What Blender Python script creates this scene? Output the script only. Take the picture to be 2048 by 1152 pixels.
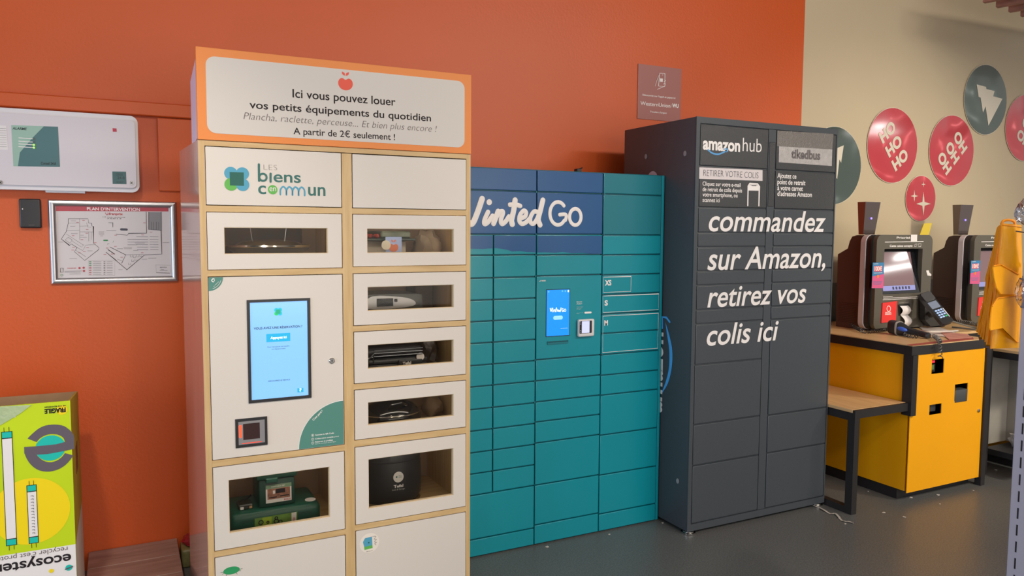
import bpy, bmesh, math, random
from mathutils import Vector, Matrix
random.seed(7)
for o in list(bpy.data.objects): bpy.data.objects.remove(o)
C = bpy.context.scene.collection
SC = bpy.context.scene

# ---------------------------------------------------------------- camera
FPX = 1538.3
YAW, PITCH, ROLL = math.radians(26.92), math.radians(4.344), math.radians(.334)
def cam_axes():
    cy, sy, cp, sp = math.cos(YAW), math.sin(YAW), math.cos(PITCH), math.sin(PITCH)
    f = Vector((sy*cp, cy*cp, -sp)); r = Vector((cy, -sy, 0)); u = r.cross(f)
    c, s = math.cos(ROLL), math.sin(ROLL)
    return c*r + s*u, -s*r + c*u, f
CR, CU, CF = cam_axes()
CAM = Vector((0, 0, 1.5))
cd = bpy.data.cameras.new('camera'); cam = bpy.data.objects.new('camera', cd); C.objects.link(cam)
m = Matrix.Identity(4)
for i in range(3): m[i][0], m[i][1], m[i][2], m[i][3] = CR[i], CU[i], -CF[i], CAM[i]
cam.matrix_world = m
cd.sensor_width = 36; cd.lens = FPX/2048*36; cd.clip_start = .05; cd.clip_end = 100
SC.camera = cam
# ---------------------------------------------------------------- world, lights, exposure
SC.view_settings.view_transform = 'Standard'; SC.view_settings.look = 'None'
SC.view_settings.gamma = 1; SC.view_settings.use_curve_mapping = False
SC.view_settings.exposure = 0.0
w = bpy.data.worlds.new('world'); SC.world = w; w.use_nodes = True
w.node_tree.nodes['Background'].inputs[0].default_value = (.80, .75, .72, 1)
w.node_tree.nodes['Background'].inputs[1].default_value = .60
def area(name, loc, size, power, col, target):
    l = bpy.data.lights.new(name, 'AREA'); l.shape = 'RECTANGLE'; l.size, l.size_y = size; l.energy = power; l.color = col
    o = bpy.data.objects.new(name, l); C.objects.link(o); o.location = loc
    d = Vector(target) - Vector(loc); o.rotation_euler = d.to_track_quat('-Z', 'Y').to_euler(); return o
def spot(name, loc, power, col, target, ang=70, r=.06, blend=.6):
    l = bpy.data.lights.new(name, 'SPOT'); l.energy = power; l.color = col; l.spot_size = math.radians(ang); l.spot_blend = blend; l.shadow_soft_size = r
    o = bpy.data.objects.new(name, l); C.objects.link(o); o.location = loc
    d = Vector(target) - Vector(loc); o.rotation_euler = d.to_track_quat('-Z', 'Y').to_euler(); return o
WARM = (1, .90, .78)
area('tube_light_near', (1.0, -1.4, 3.6), (3.2, .3), 34, WARM, (1.2, 2.2, 0))
area('tube_light_far', (4.4, -1.0, 3.6), (3.2, .3), 80, WARM, (4.4, 2.6, 0))
area('front_fill_light', (2.4, -3.8, 1.5), (6.0, 2.0), 110, (1, .95, .90), (2.2, 3.7, 1.0))  # added frontal fill behind the camera, no window known there
area('side_daylight', (-3.6, 1.2, 1.3), (2.6, 1.6), 85, (.60, .76, 1), (2.4, 3.0, .9))
spot('track_spot_corner', (-.45, .7, 3.1), 135, WARM, (-.05, 3.7, .2), 52, .08, .8)
spot('track_spot_cabinet', (.9, .1, 3.2), 36, WARM, (.75, 2.9, .6), 60, .08, .8)
spot('track_spot_lockers', (2.5, .2, 3.2), 80, WARM, (2.3, 3.1, .4), 62, .08, .8)
spot('track_spot_tills', (5.2, .4, 2.65), 200, (1, .90, .72), (4.9, 3.6, .85), 72, .1, .9)

# ---------------------------------------------------------------- pixel -> plane helpers (measuring on real planes)
def ray(px, py): return CR*((px-1024)/FPX) - CU*((py-576)/FPX) + CF
def on_y(px, py, y): d = ray(px, py); return CAM + d*(y/d.y)
def on_x(px, py, x): d = ray(px, py); return CAM + d*(x/d.x)
def on_z(px, py, z): d = ray(px, py); return CAM + d*((z-1.5)/d.z)
# ---------------------------------------------------------------- materials
def lin(c):
    return tuple(((v/255)/12.92 if v/255 <= .04045 else (((v/255)+.055)/1.055)**2.4) for v in c) + (1,)
MATS = {}
def mat(name, col, rough=.5, metal=0, noise=0, nscale=20, bump=0, bscale=60, spec=.5, coat=0, emit=0, stretch=None, col2=None, alpha=1, bdist=.01, bdet=4):
    if name in MATS: return MATS[name]
    m = bpy.data.materials.new(name); m.use_nodes = True; nt = m.node_tree; b = nt.nodes['Principled BSDF']
    c = lin(col); b.inputs['Base Color'].default_value = c; b.inputs['Roughness'].default_value = rough
    b.inputs['Metallic'].default_value = metal; b.inputs['Specular IOR Level'].default_value = spec
    b.inputs['Coat Weight'].default_value = coat; b.inputs['Coat Roughness'].default_value = .08
    if emit: b.inputs['Emission Color'].default_value = c; b.inputs['Emission Strength'].default_value = emit
    if alpha < 1: b.inputs['Alpha'].default_value = alpha
    if noise or bump:
        tc = nt.nodes.new('ShaderNodeTexCoord'); mp = nt.nodes.new('ShaderNodeMapping')
        nt.links.new(tc.outputs['Object'], mp.inputs[0])
        if stretch: mp.inputs['Scale'].default_value = stretch
    if noise:
        n = nt.nodes.new('ShaderNodeTexNoise'); n.inputs['Scale'].default_value = nscale; n.inputs['Detail'].default_value = 6
        nt.links.new(mp.outputs[0], n.inputs['Vector'])
        r = nt.nodes.new('ShaderNodeValToRGB'); r.color_ramp.elements[0].position = .3; r.color_ramp.elements[1].position = .7
        if col2: ca, cb = c, lin(col2)
        else:
            ca = tuple(v*(1-noise) for v in c[:3]) + (1,); cb = tuple(min(1, v*(1+noise)) for v in c[:3]) + (1,)
        r.color_ramp.elements[0].color = ca; r.color_ramp.elements[1].color = cb
        nt.links.new(n.outputs['Fac'], r.inputs[0]); nt.links.new(r.outputs[0], b.inputs['Base Color'])
    if bump:
        n2 = nt.nodes.new('ShaderNodeTexNoise'); n2.inputs['Scale'].default_value = bscale; n2.inputs['Detail'].default_value = bdet
        nt.links.new(mp.outputs[0], n2.inputs['Vector'])
        bp = nt.nodes.new('ShaderNodeBump'); bp.inputs['Strength'].default_value = bump; bp.inputs['Distance'].default_value = bdist
        nt.links.new(n2.outputs['Fac'], bp.inputs['Height']); nt.links.new(bp.outputs[0], b.inputs['Normal'])
    MATS[name] = m; return m
def glass(name, tint=(255, 255, 255), gloss=.9, rough=.02, ior=1.45, base=0.0):
    if name in MATS: return MATS[name]
    m = bpy.data.materials.new(name); m.use_nodes = True; nt = m.node_tree; nt.nodes.clear()
    o = nt.nodes.new('ShaderNodeOutputMaterial'); mx = nt.nodes.new('ShaderNodeMixShader')
    t = nt.nodes.new('ShaderNodeBsdfTransparent'); t.inputs[0].default_value = lin(tint)
    g = nt.nodes.new('ShaderNodeBsdfGlossy'); g.inputs['Roughness'].default_value = rough; g.inputs[0].default_value = (gloss,)*3 + (1,)
    f = nt.nodes.new('ShaderNodeFresnel'); f.inputs['IOR'].default_value = ior
    fac = f.outputs[0]
    if base:
        a = nt.nodes.new('ShaderNodeMath'); a.operation = 'ADD'; a.inputs[1].default_value = base; a.use_clamp = True
        nt.links.new(f.outputs[0], a.inputs[0]); fac = a.outputs[0]
    nt.links.new(fac, mx.inputs[0]); nt.links.new(t.outputs[0], mx.inputs[1]); nt.links.new(g.outputs[0], mx.inputs[2])
    nt.links.new(mx.outputs[0], o.inputs[0]); MATS[name] = m; return m

ORANGE = mat('orange_wall_paint', (208, 88, 32), .42, noise=.04, nscale=1.3, bump=.08, bscale=90, spec=.5)
BEIGE = mat('beige_wall_paint', (200, 184, 154), .5, noise=.03, nscale=1.2, bump=.06, bscale=80)
GREYBAND = mat('grey_wall_band', (110, 108, 100), .5)
FLOOR = mat('dark_vinyl_floor', (98, 99, 98), .34, noise=.40, nscale=160, bump=.10, bscale=60, spec=.45)
CEIL = mat('ceiling_board', (150, 128, 118), .8)
OAK = mat('light_oak', (210, 180, 130), .42, noise=1, nscale=9, col2=(192, 158, 106), stretch=(6, 6, .5), bump=.05)
OAKH = mat('light_oak_crosswise', (210, 180, 130), .42, noise=1, nscale=9, col2=(192, 158, 106), stretch=(.5, 6, 6), bump=.05)
OAKSIDE = mat('oak_varnish_mauve_reflection', (200, 160, 144), .16, noise=1, nscale=8, col2=(176, 136, 122), stretch=(8, 8, .25), spec=.8, coat=.7)  # varnished oak; mauve wall reflection and its streaks put into the colour
WHITE = mat('white_melamine', (213, 206, 197), .4, spec=.4)
WHITEPL = mat('white_plastic', (222, 220, 222), .3)
PAPER = mat('white_paper', (228, 224, 222), .6)
SIGNO = mat('sign_orange', (226, 134, 62), .45, spec=.4)
INK = mat('black_ink', (40, 34, 38), .6, spec=.2)
INKG = mat('grey_ink', (108, 98, 98), .6, spec=.2)
WINK = mat('white_ink', (236, 232, 230), .5, spec=.3)
DARK = mat('dark_interior', (44, 38, 34), .6)
BLACK = mat('black_plastic', (28, 27, 30), .35)
BLACKM = mat('black_steel_frame', (38, 36, 37), .45, noise=.1, nscale=8)
TEAL = mat('teal_steel', (8, 140, 156), .27, spec=.5, noise=.03, nscale=3)
TEALD = mat('teal_steel_shell', (8, 112, 126), .35)
NAVY = mat('navy_print', (30, 84, 138), .27, spec=.5)
TEALP = mat('petrol_print', (26, 118, 132), .27, spec=.5)
ANTH = mat('anthracite_steel', (66, 72, 78), .42, noise=.06, nscale=200, bump=.05, bscale=300)
ANTHG = mat('anthracite_film', (58, 60, 62), .3, noise=.10, nscale=260, bump=.25, bscale=260)
CHROME = mat('chrome', (200, 198, 195), .15, metal=1)
SILVER = mat('brushed_aluminium', (190, 190, 192), .32, metal=.85)
PANE = glass('window_pane', (240, 238, 234), .35, ior=1.3)
RED = mat('red_print', (200, 44, 50), .5)
GREEN_T = mat('green_logo', (58, 110, 104), .5, spec=.3)
GREEN_D = mat('green_logo_dark', (40, 98, 88), .5, spec=.3)
BLUE_L = mat('blue_logo', (82, 158, 186), .5, spec=.3)
GREEN_L = mat('green_logo_light', (98, 176, 82), .5, spec=.3)
STICKG = mat('green_sticker', (82, 136, 124), .4, spec=.3)
YEL = mat('yellow_laminate', (243, 168, 0), .38, noise=.03, nscale=2)
TOPW = mat('counter_wood', (222, 186, 136), .4, noise=1, nscale=7, col2=(206, 168, 118), stretch=(6, .7, 6))
# ---------------------------------------------------------------- mesh helpers
class F:                                                # a flat frame: (a, b, c) -> o + a*u + b*v + c*n
    def __init__(s, o, u=(1, 0, 0), v=(0, 0, 1)):
        s.o, s.u, s.v = Vector(o), Vector(u).normalized(), Vector(v).normalized(); s.n = s.u.cross(s.v)
    def __call__(s, a, b, c=0): return s.o + s.u*a + s.v*b + s.n*c
    def sub(s, a, b, rot=0, mirror=False, c=0):
        ca, sa = math.cos(rot), math.sin(rot)
        return F(s(a, b, c), s.u*ca + s.v*sa, s.v*ca - s.u*sa)
def front(y): return F((0, y, 0))                       # faces -Y; a = x, b = z
def rr(a0, a1, b0, b1, r, n=6):
    pts = []
    for cx, cy, t0 in ((a1-r, b1-r, 0), (a0+r, b1-r, 90), (a0+r, b0+r, 180), (a1-r, b0+r, 270)):
        for i in range(n+1):
            t = math.radians(t0 + 90*i/n); pts.append((cx+r*math.cos(t), cy+r*math.sin(t)))
    return pts
def circ(cx, cy, r, n=32, ry=None, a0=0, a1=360):
    return [(cx+r*math.cos(math.radians(a0+(a1-a0)*i/n)), cy+(ry or r)*math.sin(math.radians(a0+(a1-a0)*i/n))) for i in range(n if a1-a0 == 360 else n+1)]
def smooth(pts, k=5, closed=False):
    P = [Vector(p) for p in pts]; n = len(P); out = []
    if n < 3: return P
    for i in range(n if closed else n-1):
        if closed: a, b, c, d = P[i-1], P[i], P[(i+1) % n], P[(i+2) % n]
        else: a, b, c, d = P[max(i-1, 0)], P[i], P[i+1], P[min(i+2, n-1)]
        for j in range(k):
            t = j/k; out.append(.5*((2*b)+(c-a)*t+(2*a-5*b+4*c-d)*t*t+(3*b-a-3*c+d)*t**3))
    if not closed: out.append(P[-1])
    return out
class MB:
    def __init__(s): s.b = bmesh.new(); s.flat = False
    def box(s, x0, x1, y0, y1, z0, z1, bev=0, seg=1):
        vs = [s.b.verts.new((x, y, z)) for x in (x0, x1) for y in (y0, y1) for z in (z0, z1)]
        fs = [(0, 1, 3, 2), (4, 6, 7, 5), (0, 4, 5, 1), (2, 3, 7, 6), (0, 2, 6, 4), (1, 5, 7, 3)]
        ff = [s.b.faces.new([vs[i] for i in f]) for f in fs]
        if bev:
            es = list({e for f in ff for e in f.edges}); bmesh.ops.bevel(s.b, geom=es, offset=bev, segments=seg, affect='EDGES', profile=.5)
        return s
    def prism(s, fr, poly, c0, c1):
        if len(poly) < 3: return s
        A = [s.b.verts.new(fr(p[0], p[1], c0)) for p in poly]
        if c0 == c1: s.b.faces.new(A); return s
        B = [s.b.verts.new(fr(p[0], p[1], c1)) for p in poly]; n = len(poly)
        s.b.faces.new(A[::-1]); s.b.faces.new(B)
        for i in range(n): s.b.faces.new((A[i], A[(i+1) % n], B[(i+1) % n], B[i]))
        return s
    def ring(s, fr, outer, inner, c0, c1):              # plate with a hole; equal counts
        n = len(outer); V = [[s.b.verts.new(fr(p[0], p[1], c)) for p in q] for q in (outer, inner) for c in (c0, c1)]
        o0, o1, i0, i1 = V
        for i in range(n):
            j = (i+1) % n
            s.b.faces.new((o0[i], o0[j], o1[j], o1[i])); s.b.faces.new((i1[i], i1[j], i0[j], i0[i]))
            s.b.faces.new((o1[i], o1[j], i1[j], i1[i])); s.b.faces.new((i0[i], i0[j], o0[j], o0[i]))
        return s
    def tube(s, pts, r, n=8, cap=True, closed=False):
        P = [Vector(p) for p in pts]; rings = []; R = r if hasattr(r, '__len__') else [r]*len(P)
        t0 = (P[1]-P[0]).normalized(); up = Vector((0, 0, 1)) if abs(t0.z) < .9 else Vector((1, 0, 0)); nrm = t0.cross(up).normalized()
        for i, p in enumerate(P):
            t = (P[min(i+1, len(P)-1)]-P[max(i-1, 0)]).normalized(); nrm = (nrm-t*nrm.dot(t)).normalized(); bn = t.cross(nrm)
            rings.append([s.b.verts.new(p+(nrm*math.cos(a)+bn*math.sin(a))*R[i]) for a in [2*math.pi*k/n for k in range(n)]])
        for i in range(len(P)-1):
            for k in range(n): s.b.faces.new((rings[i][k], rings[i][(k+1) % n], rings[i+1][(k+1) % n], rings[i+1][k]))
        if cap: s.b.faces.new(rings[0][::-1]); s.b.faces.new(rings[-1])
        return s
    def lathe(s, c, prof, n=32, sx=1, sy=1, axis='z'):
        rings = []
        for r, h in prof:
            q = []
            for k in range(n):
                a = 2*math.pi*k/n; x, y = r*math.cos(a)*sx, r*math.sin(a)*sy
                v = (c[0]+x, c[1]+y, c[2]+h) if axis == 'z' else ((c[0]+x, c[1]-h, c[2]+y))
                q.append(s.b.verts.new(v))
            rings.append(q)
        for i in range(len(rings)-1):
            for k in range(n): s.b.faces.new((rings[i][k], rings[i][(k+1) % n], rings[i+1][(k+1) % n], rings[i+1][k]))
        s.b.faces.new(rings[0][::-1]); s.b.faces.new(rings[-1]); return s
    RN = 0
    def ribbon(s, fr, pts, wd, c=0, k=4, closed=False, sm=True):
        s.flat = True; MB.RN = (MB.RN+1) % 12; c += MB.RN*.00022
        P = smooth([Vector(p) for p in pts], k, closed) if sm and len(pts) > 2 else [Vector(p) for p in pts]
        n = len(P); L, Rr = [], []
        for i in range(n):
            if closed: t = (P[(i+1) % n]-P[i-1])
            else: t = P[min(i+1, n-1)]-P[max(i-1, 0)]
            if t.length < 1e-9: t = Vector((1, 0))
            t.normalize(); q = Vector((-t.y, t.x))*wd/2
            mi = 1.0
            if not sm and 0 < i < n-1:
                t1 = (P[i]-P[i-1]).normalized(); mi = 1/max(.4, abs(t.dot(t1)))
            L.append(s.b.verts.new(fr(*(P[i]+q*mi), c))); Rr.append(s.b.verts.new(fr(*(P[i]-q*mi), c)))
        for i in range(n if closed else n-1):
            j = (i+1) % n; s.b.faces.new((Rr[i], Rr[j], L[j], L[i]))
        if not closed:
            for e in (P[0], P[-1]): s.b.faces.new([s.b.verts.new(fr(e.x+wd/2*math.cos(a), e.y+wd/2*math.sin(a), c+.0001)) for a in [2*math.pi*q/12 for q in range(12)]])
        return s
    def stroke(s, fr, pts, wd, c=0, k=5, closed=False, flat=.16):   # a flat brush stroke with rounded ends, a little raised
        P = [Vector((p.x, p.y, 0)) for p in smooth([Vector(p) for p in pts], k, closed)]; r = wd/2
        if closed: P = P+[P[0]]; Rr = [r]*len(P)
        else:
            t0, t1 = (P[0]-P[1]).normalized(), (P[-1]-P[-2]).normalized(); A = [P[0]+t0*r*math.sin(a) for a in (1.5, 1.15, .75, .35)]; B = [P[-1]+t1*r*math.sin(a) for a in (.35, .75, 1.15, 1.5)]
            P = A+P+B; cs = [r*math.cos(a) for a in (1.5, 1.15, .75, .35)]; Rr = cs+[r]*(len(P)-8)+cs[::-1]
        n0 = len(s.b.verts); s.tube(P, Rr, 10, cap=not closed); s.b.verts.ensure_lookup_table()
        for v in s.b.verts[n0:]: v.co = fr(v.co.x, v.co.y, c+v.co.z*flat)
        return s
    def sheet(s, fn, nu, nv):                           # fn(u, v) -> point
        V = [[s.b.verts.new(fn(i/nu, j/nv)) for j in range(nv+1)] for i in range(nu+1)]
        for i in range(nu):
            for j in range(nv): s.b.faces.new((V[i][j], V[i+1][j], V[i+1][j+1], V[i][j+1]))
        return s
    def build(s, name, m, parent=None, org=None, recalc=True, sm=35):
        if recalc: bmesh.ops.recalc_face_normals(s.b, faces=s.b.faces)
        me = bpy.data.meshes.new(name); s.b.to_mesh(me); s.b.free()
        return link(name, me, m, parent, org, 0 if s.flat else sm)
def link(name, me, m, parent=None, org=None, sm=35):
    o = bpy.data.objects.new(name, me)
    if m: me.materials.clear(); me.materials.append(m)
    base = Vector(parent['_o']) if parent else Vector(org or (0, 0, 0))
    me.transform(Matrix.Translation(-base))
    if sm:
        for p in me.polygons: p.use_smooth = True
        me.set_sharp_from_angle(angle=math.radians(sm))
    if parent: o.parent = parent
    else: o.location = base
    o['_o'] = tuple(base); C.objects.link(o); return o
def thing(name, label, cat, loc=(0, 0, 0), group=None):
    o = bpy.data.objects.new(name, None); C.objects.link(o); o.location = loc; o['_o'] = tuple(loc); o.empty_display_size = .1
    o['label'] = label; o['category'] = cat
    if group: o['group'] = group
    return o
def tag(o, label, cat, group=None):
    o['label'] = label; o['category'] = cat
    if group: o['group'] = group
    return o
def struct(name, mb, m, label=None):
    o = mb.build(name, m, sm=0); o['kind'] = 'structure'; o['label'] = label or name.replace('_', ' '); o['category'] = 'setting'
    return o
def copy_tree(o, off, parent=None):
    c = o.copy(); C.objects.link(c)
    if parent: c.parent = parent
    else: c.location = o.location + Vector(off)
    for ch in [x for x in bpy.data.objects if x.parent == o]: copy_tree(ch, off, c)
    return c
# text ------------------------------------------------------------
_cap = None
def textmesh(s, weight=0, shear=0, spacing=1, extr=0):
    cu = bpy.data.curves.new('t', 'FONT'); cu.body = s; cu.size = 1; cu.offset = weight; cu.shear = shear; cu.space_character = spacing; cu.resolution_u = 5
    cu.fill_mode = 'FRONT' if not extr else 'BOTH'
    o = bpy.data.objects.new('t', cu); C.objects.link(o)
    bpy.context.view_layer.update()
    dg = bpy.context.evaluated_depsgraph_get()
    me = bpy.data.meshes.new_from_object(o.evaluated_get(dg)); bpy.data.objects.remove(o); bpy.data.curves.remove(cu); return me
def text(fr, s, a0, a1, b, cap, m, parent, weight=0, shear=0, c=.0006, spacing=1, name='lettering', mirror=False):
    global _cap
    if _cap is None:
        t = textmesh('H'); _cap = max(v.co.y for v in t.vertices); bpy.data.meshes.remove(t)
    me = textmesh(s, weight, shear, spacing)
    xs = [v.co.x for v in me.vertices]; x0, x1 = min(xs), max(xs); k = cap/_cap; kx = (a1-a0)/max(1e-6, x1-x0)
    for v in me.vertices:
        a = a0+(v.co.x-x0)*kx
        if mirror: a = a0+a1-a
        v.co = fr(a, b+v.co.y*k, c)
    return link(name, me, m, parent, sm=0)
def ptext(y, s, pl, pr, cap_px, m, parent, rise=0, **kw):    # baseline from pixel pl to pixel pr on the plane y
    A, B = on_y(*pl, y), on_y(*pr, y); T = on_y(pl[0], pl[1]-cap_px, y)
    return text(front(y), s, A.x, B.x, (A.z+B.z)/2, T.z-A.z, m, parent, **kw)
# ================================================================= SETTING
struct('floor', MB().box(-4, 10, -4, 4.0, -.05, 0), FLOOR, 'dark grey speckled vinyl floor')
struct('wall_left', MB().box(-4, 4.051, 3.75, 3.95, 0, 3.8), ORANGE, 'orange painted wall behind the lockers')
struct('wall_right', MB().box(4.051, 10, 3.75, 3.95, 0, 3.8), BEIGE, 'beige painted wall behind the checkouts')
struct('ceiling', MB().box(-4, 10, -4, 3.95, 3.8, 3.85), CEIL, 'plain shop ceiling')
struct('trim_1', MB().box(4.055, 10, 3.742, 3.7495, 0, 1.143), GREYBAND, 'grey band along the foot of the beige wall')
struct('trim_2', MB().box(-4, .62, 3.722, 3.7495, 1.982, 2.04, .004), ORANGE, 'orange ledge crossing the orange wall')
struct('trim_3', MB().box(.155, .62, 3.735, 3.7495, 1.66, 1.978, .003), ORANGE, 'orange boxed-in patch under the ledge')
# ceiling slats, turned a little against the wall
SL = on_z(1967.6, 5.8, 3.0); S2 = on_z(2018.5, 24.6, 3.0)
SLAT = mat('ceiling_slat_wood', (150, 104, 88), .5, noise=.2, nscale=14, stretch=(1, 1, 6))
dirn = (on_z(2048, 12.5, 3.0)-on_z(1993.2, 14.8, 3.0))
a, b = on_z(1993.2, 14.8, 3.0), on_z(2048, 4.7, 3.0)
dirn = (b-a).normalized()
step = (S2-SL)/2
raft = thing('slatted_ceiling_raft', 'reddish brown wooden slat raft hanging below the ceiling at top right', 'ceiling panel', tuple(SL))
for i in range(9):
    p = SL+step*i; q = p+dirn*1.9; sd = Vector((-dirn.y, dirn.x, 0))*.022
    mb = MB(); fr = F((0, 0, 0), (1, 0, 0), (0, 1, 0))
    mb.prism(fr, [(p-sd).to_2d(), (p+sd).to_2d(), (q+sd).to_2d(), (q-sd).to_2d()], 3.0, 3.14)
    mb.build('slat', SLAT, raft)
for k in (.35, 1.5):
    p = SL+dirn*k-step*.2; q = SL+step*8.2+dirn*k; sd = dirn*.03
    MB().prism(F((0, 0, 0), (1, 0, 0), (0, 1, 0)), [(p-sd).to_2d(), (p+sd).to_2d(), (q+sd).to_2d(), (q-sd).to_2d()], 3.141, 3.18).build('carrier_rail', BLACKM, raft)
for k in (1, 7):
    p = SL+step*k+dirn*.35; MB().tube([(p.x, p.y, 3.181), (p.x, p.y, 3.799)], .005).build('hanger', SILVER, raft)

# ================================================================= RENTAL CABINET
CY = 2.83
cab = thing('rental_locker_cabinet', 'tall oak and white locker cabinet with an orange header sign, leftmost of the three lockers', 'locker', (.745, 3.0, 0))
ZT = 1.797
XR, XL = 1.249, .241
ZL = [1.778, 1.577, 1.555, 1.354, 1.332, .686, .662, .358, .336, .06]        # left column: top, bottom of each door
ZR = [1.777, 1.576, 1.5545, 1.357, 1.333, 1.135, 1.113, .914, .8915, .697, .671, .366, .344, .06]
top = F((0, 0, 0), (1, 0, 0), (0, 1, 0))
BX = .213; BY = 3.296
MB().prism(top, [(XL, CY), (XL+.021, CY), (BX+.021, BY), (BX, BY)], 0, ZT).build('side_panel', OAKSIDE, cab)
MB().prism(top, [(XL+.0005, CY-.0005), (XL+.0205, CY-.0005), (XL+.0205, CY+.004), (XL+.0002, CY+.004)], 0, ZT).build('side_edge_strip', OAK, cab)
MB().box(1.2305, XR, CY, BY, 0, ZT).build('side_panel', OAK, cab)
MB().box(.7315, .7685, CY, BY-.02, .04, ZT-.021).build('divider', OAK, cab)
MB().box(XL+.021, 1.2305, CY, BY, 1.779, ZT).build('top_panel', OAKH, cab)
MB().box(XL+.021, 1.2305, CY, BY, 0, .058).build('plinth', OAKH, cab)
MB().box(BX+.021, 1.2305, BY-.018, BY, .06, 1.778).build('back_panel', mat('oak_back', (176, 146, 116), .6), cab)
def shelf(x0, x1, z0, z1): MB().box(x0, x1, CY, BY-.02, z0+.0006, z1-.0006).build('shelf', OAKH, cab)
for i in range(1, 9, 2): shelf(.262, .7315, ZL[i+1], ZL[i])
for i in range(1, 13, 2): shelf(.7685, 1.2305, ZR[i+1], ZR[i])
def door(x0, x1, z0, z1, win=None, y=CY-.001):
    g = .0022; r = rr(x0+g, x1-g, z0+g, z1-g, .0015, 1); fr = front(y)
    if win:
        w_ = [(win[1], win[3]), (win[1], win[3]), (win[0], win[3]), (win[0], win[3]), (win[0], win[2]), (win[0], win[2]), (win[1], win[2]), (win[1], win[2])]
        o = [(x1-g, z1-g), (x0+g, z1-g), (x0+g, z0+g), (x1-g, z0+g)]; i = [(win[1], win[3]), (win[0], win[3]), (win[0], win[2]), (win[1], win[2])]
        d = MB().ring(fr, o, i, 0, -.018).build('door', WHITE, cab)
        MB().box(win[0]-.006, win[1]+.006, y+.0185, y+.021, win[2]-.006, win[3]+.006).build('window_pane', PANE, d)
        MB().ring(fr, [(win[1]+.0001, win[3]+.0001), (win[0]-.0001, win[3]+.0001), (win[0]-.0001, win[2]-.0001), (win[1]+.0001, win[2]-.0001)], [(win[1]-.002, win[3]-.002), (win[0]+.002, win[3]-.002), (win[0]+.002, win[2]+.002), (win[1]-.002, win[2]+.002)], -.003, -.0178).build('window_bead', mat('cream_edge', (214, 190, 150), .5), d)
    else: d = MB().prism(fr, r, 0, -.018).build('door', WHITE, cab)
    return d
LX0, LX1, RX0, RX1 = .262, .7305, .7695, 1.2305
dl = [door(LX0, LX1, 1.577, 1.778), door(LX0, LX1, 1.354, 1.555, (.318, .677, 1.409, 1.502)), door(LX0, LX1, .686, 1.332),
      door(LX0, LX1, .358, .662, (.314, .673, .415, .609)), door(LX0, LX1, .06, .336)]
drr = [door(RX0, RX1, 1.576, 1.777), door(RX0, RX1, 1.357, 1.5545, (.8245, 1.1765, 1.4085, 1.501)), door(RX0, RX1, 1.135, 1.333, (.8245, 1.1765, 1.189, 1.281)),
       door(RX0, RX1, .914, 1.113, (.8235, 1.176, .9675, 1.060)), door(RX0, RX1, .697, .8915, (.8225, 1.176, .749, .839)), door(RX0, RX1, .366, .671, (.822, 1.175, .422, .617)), door(RX0, RX1, .06, .344)]
FD = front(CY-.001)
# header
hd = MB().box(XL, XR, CY-.006, CY+.012, ZT+.001, 2.106, .0008).build('header_sign', SIGNO, cab)
HF = front(CY-.0062)
MB().prism(HF, rr(.271, 1.220, 1.821, 2.078, .03, 8), 0, .0008).build('sign_panel', mat('sign_white', (203, 197, 190), .45), hd)
hf = lambda px, py: on_y(px, py, CY-.007)
MB().prism(F((.252, 0, 0), (0, -1, 0), (0, 0, 1)), [(-3.13, 2.04), (-2.862, 2.087), (-2.862, 1.812), (-3.13, 1.80)], 0, .006).build('header_side_panel', mat('white_board_bluish_light', (214, 204, 226), .35), cab)  # white board, bluish light from the left put into its tint
MB().box(1.236, 1.242, 2.862, 3.13, ZT+.002, 2.06).build('header_side_panel', SIGNO, cab)
MB().box(.256, 1.236, CY+.0125, 3.13, ZT+.001, ZT+.012).build('header_base', SIGNO, cab)
for s_, pl, pr, cp, wt, sh, mt in (('Ici vous pouvez louer', (585, 195), (791, 211), 16.5, .012, 0, INK), ('vos petits équipements du quotidien', (499, 216), (862, 243), 15, .012, 0, INK),
        ('Plancha, raclette, perceuse... Et bien plus encore !', (487, 238), (873.5, 264.5), 14, -.012, .22, INKG), ('A partir de 2€ seulement !', (587, 269), (790, 279.5), 13, .008, 0, INK)):
    y0 = on_y(pl[0], pl[1], CY-.007); y1 = on_y(pr[0], pr[1], CY-.007)
    text(HF, s_, y0.x, y1.x, (y0.z+y1.z)/2, on_y(pl[0], pl[1]-cp, CY-.007).z-y0.z, mt, hd, weight=wt, shear=sh, c=.0012)
ap = hf(691, 167)
def apple(fr, cx, cz, r, m, par, c=.0012):
    pts = []
    for i in range(40):
        t = 2*math.pi*i/40; q = r*(1-.18*abs(math.sin(t))**3 if math.sin(t) > 0 else 1)
        dip = .28*r*math.exp(-((t-math.pi/2)/.28)**2)
        pts.append((cx+r*1.02*math.cos(t), cz+(q*math.sin(t)*.93-dip)))
    mb = MB().prism(fr, pts, c, c)
    for sg in (-1, 1):
        mb.prism(fr, [(cx+sg*x*r, cz+z*r) for x, z in ((.02, 1.05), (.12, 1.42), (.5, 1.6), (.48, 1.3), (.3, 1.1))], c, c)
    return mb.build('apple_emblem', m, par)
apple(HF, ap.x, ap.z, .0265, mat('apple_red', (222, 76, 52), .5), hd)
text(F((.2515, 0, 0), (0, -1, 0), (0, 0, 1)).sub(-3.07, 1.90), 'louer', 0, .1, 0, .06, mat('faint_ink', (120, 110, 140), .6), cab, c=.001)
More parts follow.
